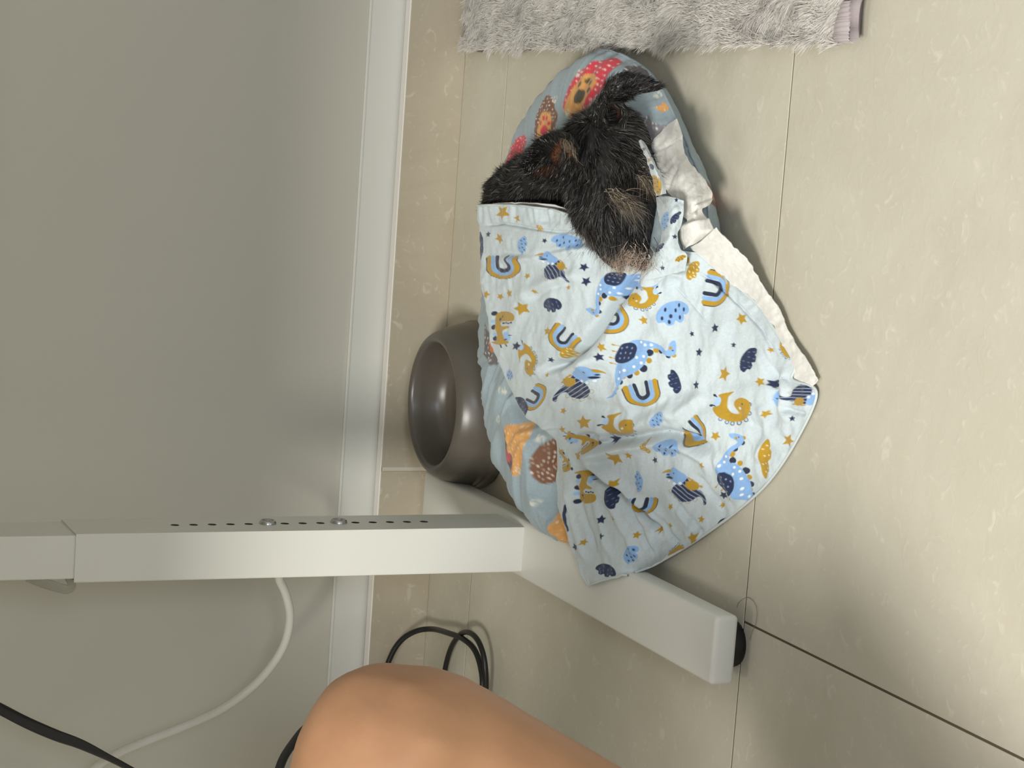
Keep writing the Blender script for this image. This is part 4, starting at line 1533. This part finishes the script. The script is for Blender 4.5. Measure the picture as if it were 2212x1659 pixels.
# ------------------------------------------------------------------ the rug
rug = empty('shag_rug', (0.40, -0.42, 0.0), 'light grey long-pile rug with ribbed satin binding lying along the wall', 'rug')
RX0, RX1, RY0, RY1 = 0.083, 0.72, -0.822, -0.012
MT['rugback'] = mat('rug_backing', (128, 112, 112), 0.85, bump=(500, 0.3, 0.001))
bm = bmesh.new()
nx, ny = 6, 80
vv_ = []
for i in range(nx + 1):
    for j in range(ny + 1):
        yy = RY0 + (RY1 - RY0) * j / ny
        sl = 0.006 * (yy - RY1) / (RY0 - RY1)
        xx = RX0 + sl + (RX1 - RX0) * i / nx + (0.0022 * math.sin(j * 0.9) + 0.0016 * math.sin(j * 2.3) if i == 0 else 0)
        vv_.append(bm.verts.new((xx, yy, 0.0075)))
for i in range(nx):
    for j in range(ny):
        a = i * (ny + 1) + j
        bm.faces.new([vv_[a], vv_[a + ny + 1], vv_[a + ny + 2], vv_[a + 1]])
r = bmesh.ops.extrude_face_region(bm, geom=bm.faces[:])
for e in r['geom']:
    if isinstance(e, bmesh.types.BMVert):
        e.co.z = 0.0012
bmesh.ops.recalc_face_normals(bm, faces=bm.faces[:])
me = bpy.data.meshes.new('backing')
bm.to_mesh(me)
bm.free()
link('backing', me, MT['rugback'], rug)


def pile(n, x0, x1, w, L):
    p = np.stack([x0 + (x1 - x0) * RNG.random(n), RY0 + 0.012 + (RY1 - RY0 - 0.014) * RNG.random(n), np.full(n, 0.007)], 1)
    # bare nicks along the front edge where the backing shows
    nick = vnoise(p[:, 1] * 55, 0 * p[:, 1], 61)
    keep = (p[:, 0] - RX0) > np.clip(nick - 0.25, 0, 1) * 0.016 - 0.004
    p = p[keep]
    n = len(p)
    a1 = vnoise(p[:, 0] * 26, p[:, 1] * 26, 62) * 1.5 + vnoise(p[:, 0] * 75, p[:, 1] * 75, 63) * 0.8
    lean = np.array([-0.75, 0.30, 0])[None] + np.stack([np.cos(a1 * 2), np.sin(a1 * 2), 0 * a1], 1) * 0.55
    d = lean * 0.62 + np.array([0, 0, 0.85]) + RNG.normal(size=(n, 3)) * 0.13
    d /= np.linalg.norm(d, axis=1, keepdims=True)
    cl = np.stack([vnoise(p[:, 0] * 160, p[:, 1] * 160, 64), vnoise(p[:, 0] * 160, p[:, 1] * 160, 65), 0 * a1], 1)
    t = np.linspace(0, 1, 5)[None, :, None]
    ln = (L * (0.7 + 0.45 * RNG.random(n)))[:, None, None]
    pa = p[:, None] + ln * (d[:, None] * t + (lean * 0.5 + cl * 0.9 + np.array([0, 0, -0.45]))[:, None] * t ** 2 * 0.5)
    pa[:, :, 2] = np.maximum(pa[:, :, 2], 0.0035)
    pa[:, :, 1] = np.minimum(pa[:, :, 1], -0.003)
    c = np.tile(lin((206, 201, 193)), (n, 1)) * (0.86 + 0.26 * RNG.random((n, 1)))
    return strands(pa, np.full(n, w), c)


a_, b_, c_ = pile(70000, RX0 + 0.001, 0.20, 0.0011, 0.0135)
d_, e_, f_ = pile(34000, 0.20, RX1 - 0.004, 0.0022, 0.022)
MT['pile'] = mat_attr('rug_pile', 0.7, spec=0.25, sheen=0.3, mottled=0.02)
pl = link('pile', mesh_np('pile', np.concatenate([a_, d_]), np.concatenate([b_, e_ + len(a_)]), np.concatenate([c_, f_])), MT['pile'], rug)
tag(pl, kind='stuff')
# ribbed satin binding along the near end, with a folded corner
MT['satin'] = mat('satin_binding', (176, 166, 166), 0.38, spec=0.6)


def binding(pts, w, n, name):
    c = crom(np.array(pts, float), n)
    s = np.linspace(0, 1, n)
    g = []
    for k_ in np.linspace(-1, 1, 9):
        rib = 0.0005 * np.sin(s * n * 0.9 + k_ * 2.2)
        g.append(np.stack([c[:, 0] + 0.001 * np.sin(s * 23), c[:, 1] + k_ * w, c[:, 2] + 0.0035 * (1 - k_ * k_) + rib], 1))
    g = np.swapaxes(np.array(g), 0, 1)
    return link(name, mesh_np(name, g.reshape(-1, 3), grid_faces(n, 9)), MT['satin'], rug, smooth=True)


binding([(RX0 + 0.003, -0.826, .0095), (0.098, -0.826, .011), (0.112, -0.828, .0125), (0.135, -0.834, .0115), (0.20, -0.832, .0105), (0.45, -0.83, .0105), (RX1, -0.83, .0105)], 0.0085, 900, 'binding')
binding([(RX0 + 0.001, -0.818, .0115), (0.088, -0.815, .014), (0.102, -0.817, .0145), (0.118, -0.822, .0125)], 0.0115, 110, 'binding_corner')

# ------------------------------------------------------------------ cables
pts = [aty(u, v, yy) for (u, v, yy) in ((520, 1170, -.20), (570, 1210, -.19), (605, 1256, -.18), (622, 1300, -.17), (626, 1340, -.16), (614, 1392, -.15), (585, 1440, -.14), (540, 1488, -.13),
                                        (478, 1532, -.13), (400, 1568, -.12), (318, 1600, -.12), (250, 1630, -.11), (190, 1672, -.10), (120, 1760, -.09), (30, 1900, -.09))]
pts = [np.array([-0.445, -0.235, 0.70]), np.array([-0.440, -0.225, 0.55]), np.array([-0.432, -0.215, 0.42])] + pts[1:] + [pts[-1] + np.array([-0.10, 0.0, 0.10]), np.array([pts[-1][0] - 0.20, -0.12, 0.70])]
tag(tube_obj('power_cable', pts, 0.0047, MT['cable_white'], seg=12, n=160), 'thick white cable curving down behind the desk leg and off to the side', 'cable')
pts = [aty(u, v, -.22) for (u, v) in ((-160, 1440), (-60, 1498), (0, 1531), (60, 1562), (120, 1588), (170, 1606), (215, 1627), (270, 1655), (330, 1690), (420, 1760))]
pts = [np.array([pts[0][0] + 0.06, -0.22, 0.70])] + pts + [np.array([pts[-1][0] - 0.10, -0.20, 0.14]), np.array([pts[-1][0] - 0.20, -0.16, 0.010]), np.array([pts[-1][0] - 0.40, -0.14, 0.006])]
tag(tube_obj('flat_cable', pts, 0.005, MT['cable_black'], seg=14, n=140, flat=(0.0058, 0.0026), twist=[0.3, 0.4, 0.6, 1.1, 1.9, 2.3, 2.5, 2.5]),
    'flat black cable crossing in front of the white cable under the desk', 'cable')
pts = [aty(u, v, yy) for (u, v, yy) in ((815, 1560, -.012), (828, 1470, -.014), (845, 1416, -.018), (868, 1382, -.026), (900, 1363, -.040), (935, 1359, -.060))]
pts += [at(*q) for q in ((970, 1368, .020), (1000, 1380, .018), (1024, 1402, .014), (1038, 1440, .012), (1042, 1490, .012), (1030, 1560, .008), (1000, 1640, .006))]
pts = [np.array([-1.05, -0.10, 0.006]), np.array([-0.85, -0.04, 0.006])] + pts + [np.array([-0.78, -0.20, 0.006]), np.array([-1.05, -0.22, 0.006])]
cab = tube_obj('looped_cable', pts, 0.0033, MT['cable_black'], seg=10, n=160)
tag(cab, 'black cable lying in a loop on the floor tiles just past the knee', 'cable')
pts = [at(*q) for q in ((950, 1560, .005), (958, 1470, .006), (966, 1425, .008), (978, 1392, .011), (995, 1370, .016), (1012, 1366, .020), (1030, 1380, .020), (1043, 1410, .018), (1049, 1450, .016), (1049, 1500, .012), (1040, 1580, .006))]
pts = [np.array([-1.10, -0.16, 0.006]), np.array([-0.80, -0.13, 0.006])] + pts + [np.array([-0.80, -0.27, 0.006]), np.array([-1.10, -0.30, 0.006])]
tag(tube_obj('looped_cable', pts, 0.0031, MT['cable_black'], seg=10, n=140), 'second black cable crossing under the floor loop and bending beside it', 'cable')
pts = [aty(u, v, yy) for (u, v, yy) in ((800, 1520, -.40), (735, 1540, -.42), (668, 1568, -.44), (630, 1610, -.46), (607, 1650, -.48), (596, 1700, -.50), (590, 1800, -.52))]
pts = [at(1010, 1640, .006), at(950, 1580, .010), at(880, 1530, .06)] + pts + [np.array([pts[-1][0] - 0.06, -0.53, 0.52]), np.array([pts[-1][0] - 0.12, -0.54, 0.70])]
tag(tube_obj('hanging_cable', pts, 0.0042, MT['cable_black'], seg=10, n=100), 'black cable hanging down close behind the bare knee', 'cable')

# clear cable clip on the side of the upper column
MT['clear'], t_, b_n = nt('clear_plastic')
b_n.inputs['Base Color'].default_value = (*lin((206, 204, 194)), 1)
b_n.inputs['Roughness'].default_value = 0.25
b_n.inputs['Transmission Weight'].default_value = 0.75
b_n.inputs['IOR'].default_value = 1.25
clip_pts = [aty(u, v, yy) for (u, v, yy) in ((60, 1246, -.330), (88, 1257, -.332), (115, 1266, -.334), (136, 1272, -.335), (148, 1273, -.335), (155, 1266, -.335), (154, 1257, -.334), (148, 1246, -.333))]
V_, F_ = tube(clip_pts, 0.004, seg=12, n=70, flat=(0.0050, 0.0009), twist=[1.2, 1.2, 1.3, 1.4, 1.4])
tag(link('cable_clip', mesh_np('cable_clip', V_, F_), MT['clear'], smooth=True), 'clear plastic clip sticking out under the upper desk leg', 'clip')

# ------------------------------------------------------------------ the person's leg
person = empty('person', (-0.60, -1.10, 0.0), 'person seated at the desk, only a bare bent knee in view', 'person')
K = np.array([-0.4275, -0.970, 0.4205])
HIP = np.array([-0.86, -1.10, 0.515])
ANK = np.array([-0.600, -1.105, 0.075])


def limb(a, b, ra, rb, n, bulge=0.0, off=(0, 0, 0)):
    out = []
    for i in range(n):
        t = i / (n - 1)
        p = a * (1 - t) + b * t + np.array(off) * math.sin(math.pi * t)
        out.append((p, ra * (1 - t) + rb * t + bulge * math.sin(math.pi * t), (1, 1, 1), 0))
    return out


LEG = []
LEG += limb(K + np.array([-0.012, -0.004, -0.006]), HIP, 0.075, 0.090, 18, 0.004)
LEG += limb(K + np.array([-0.006, 0.0, -0.014]), ANK, 0.064, 0.036, 16, 0.014, off=(-0.002, -0.004, -0.006))
LEG += [(K + np.array([0.004, 0.006, 0.0]), 0.060, (1, 1, 1), 0), (K + np.array([0.004, 0.004, -0.02]), 0.056, (1, 1, 1), 0)]
K2 = np.array([-0.490, -1.290, 0.430])
ANK2 = np.array([-0.640, -1.480, 0.075])
HIP2 = np.array([-0.90, -1.320, 0.485])
LEG += limb(K2 + np.array([-0.012, -0.004, -0.012]), HIP2, 0.074, 0.090, 18, 0.004)
LEG += limb(K2 + np.array([-0.006, 0.0, -0.014]), ANK2, 0.060, 0.036, 16, 0.012)
LEG += limb(HIP, HIP2, 0.090, 0.090, 8)
LEG += limb(K + np.array([0.004, 0.0, -0.026]), K * 0.55 + ANK * 0.45 + np.array([0.010, 0.004, 0.0]), 0.058, 0.058, 10)
PEL = (HIP + HIP2) / 2 + np.array([-0.05, 0, 0.02])
CHE = PEL + np.array([0.02, 0, 0.36])
NEC = CHE + np.array([0.03, 0, 0.17])
HEA = NEC + np.array([0.05, 0, 0.13])
LEG += limb(HIP, PEL, 0.09, 0.12, 5) + limb(HIP2, PEL, 0.09, 0.12, 5) + limb(PEL, CHE, 0.115, 0.110, 8)
LEG += limb(CHE + np.array([0, 0.07, 0.02]), CHE + np.array([0, -0.07, 0.02]), 0.105, 0.105, 5)
LEG += limb(CHE + np.array([0, 0.15, 0.09]), CHE + np.array([0, -0.15, 0.09]), 0.055, 0.055, 9) + limb(CHE, NEC, 0.075, 0.052, 6) + limb(NEC, HEA, 0.050, 0.055, 5)
LEG += [(HEA, 0.088, (1.08, 0.86, 1.22), 0), (HEA + np.array([0.04, 0, -0.05]), 0.058, (1, 0.9, 1), 0), (HEA + np.array([0.099, 0, -0.012]), 0.014, (1.1, 0.9, 1.5), 0)]
for sy_ in (-1, 1):
    SHO = CHE + np.array([0, 0.17 * sy_, 0.085])
    ELB = SHO + np.array([0.05, 0.05 * sy_, -0.27])
    HND = ELB + np.array([0.15, -0.06 * sy_, -0.085])
    LEG += limb(SHO, ELB, 0.050, 0.038, 8) + limb(ELB, HND, 0.038, 0.026, 8) + limb(HND, HND + np.array([0.07, 0, -0.012]), 0.028, 0.024, 4)
    for i in range(4):
        f0 = HND + np.array([0.085, (i - 1.5) * 0.018, -0.016])
        LEG += limb(f0, f0 + np.array([0.062 - 0.006 * abs(i - 1.3), 0, -0.020]), 0.0090, 0.0075, 7)
    f0 = HND + np.array([0.035, -0.026 * sy_, -0.012])
    LEG += limb(f0, f0 + np.array([0.042, -0.024 * sy_, -0.016]), 0.0105, 0.0085, 6)
    LEG += [(HEA + np.array([0.0, 0.078 * sy_, -0.012]), 0.022, (1, 0.45, 1.5), 0)]
foot_dir = np.array([0.80, 0.60, 0.0])
LEG += limb(ANK2 + np.array([0, 0, -0.03]), ANK2 + foot_dir * 0.17 + np.array([0, 0, -0.052]), 0.036, 0.020, 9)
LEG += limb(ANK + np.array([0, 0, -0.03]), ANK + foot_dir * 0.12 + np.array([0, 0, -0.045]), 0.036, 0.026, 8)
LEG += limb(ANK + np.array([0, 0, -0.038]), ANK - foot_dir * 0.035 + np.array([0, 0, -0.042]), 0.034, 0.030, 4)
perp = np.array([-foot_dir[1], foot_dir[0], 0])
for i in range(5):
    b0 = ANK + foot_dir * 0.115 + perp * (i - 2) * 0.0155 + np.array([0, 0, -0.056])
    LEG += limb(b0, b0 + foot_dir * (0.052 - 0.006 * abs(i - 1)) + np.array([0, 0, -0.006]), 0.0115, 0.0085 if i else 0.011, 6)
leg_me = blob_mesh('body', LEG, 0.0065, 12)
link('body', leg_me, MT['skin'], person, smooth=True)
sh = limb(HIP, PEL, 0.10, 0.130, 5) + limb(HIP2, PEL, 0.10, 0.130, 5) + limb(HIP, HIP2, 0.104, 0.104, 8) + limb(HIP2 + (K2 - HIP2) * 0.34, HIP2, 0.094, 0.100, 8) + limb(HIP + (K - HIP) * 0.34, HIP + (HIP - K) * 0.10, 0.094, 0.108, 10)
SHI = limb(PEL + np.array([0, 0, 0.02]), CHE, 0.130, 0.124, 9) + limb(CHE + np.array([0, 0.08, 0.02]), CHE + np.array([0, -0.08, 0.02]), 0.116, 0.116, 5)
SHI += limb(CHE + np.array([0, 0.15, 0.09]), CHE + np.array([0, -0.15, 0.09]), 0.066, 0.066, 9)
for sy_ in (-1, 1):
    SHO = CHE + np.array([0, 0.17 * sy_, 0.085])
    SHI += limb(SHO, SHO + np.array([0.035, 0.035 * sy_, -0.17]), 0.064, 0.054, 7)
link('shirt', blob_mesh('shirt', SHI, 0.008, 5), mat('grey_cloth', (120, 120, 124), 0.9), person, smooth=True)
link('hair', blob_mesh('hair', [(HEA + np.array([-0.018, 0, 0.030]), 0.094, (1.05, 0.93, 1.12), 0), (HEA + np.array([-0.045, 0, -0.02]), 0.078, (0.8, 0.95, 1.1), 0)], 0.006, 4), mat('dark_hair', (30, 26, 24), 0.6), person, smooth=True)
for sy_ in (-1, 1):
    link('eye', blob_mesh('eye', [(HEA + np.array([0.084, 0.030 * sy_, 0.006]), 0.0125, (1, 1, 0.8), 0)], 0.0025, 2), mat('eye', (40, 34, 30), 0.2), person, smooth=True)
link('mouth', blob_mesh('mouth', limb(HEA + np.array([0.090, 0.022, -0.062]), HEA + np.array([0.090, -0.022, -0.062]), 0.0065, 0.0065, 6), 0.0025, 2), mat('lips', (150, 88, 80), 0.5), person, smooth=True)
link('shorts', blob_mesh('shorts', sh, 0.008, 6), MT['shorts'], person, smooth=True)

# ------------------------------------------------------------------ stray hairs
MT['hair'] = mat('stray_hair', (120, 108, 88), 0.6)
pts = [at(u, v, .0012) for (u, v) in ((1592, 1312), (1596, 1302), (1606, 1293), (1618, 1291), (1630, 1302), (1635, 1320), (1633, 1345), (1626, 1362), (1620, 1382))]
tag(tube_obj('stray_hair', pts, 0.00022, MT['hair'], seg=4, n=50), 'fine curled hair lying on the tile joint by the desk foot', 'hair')
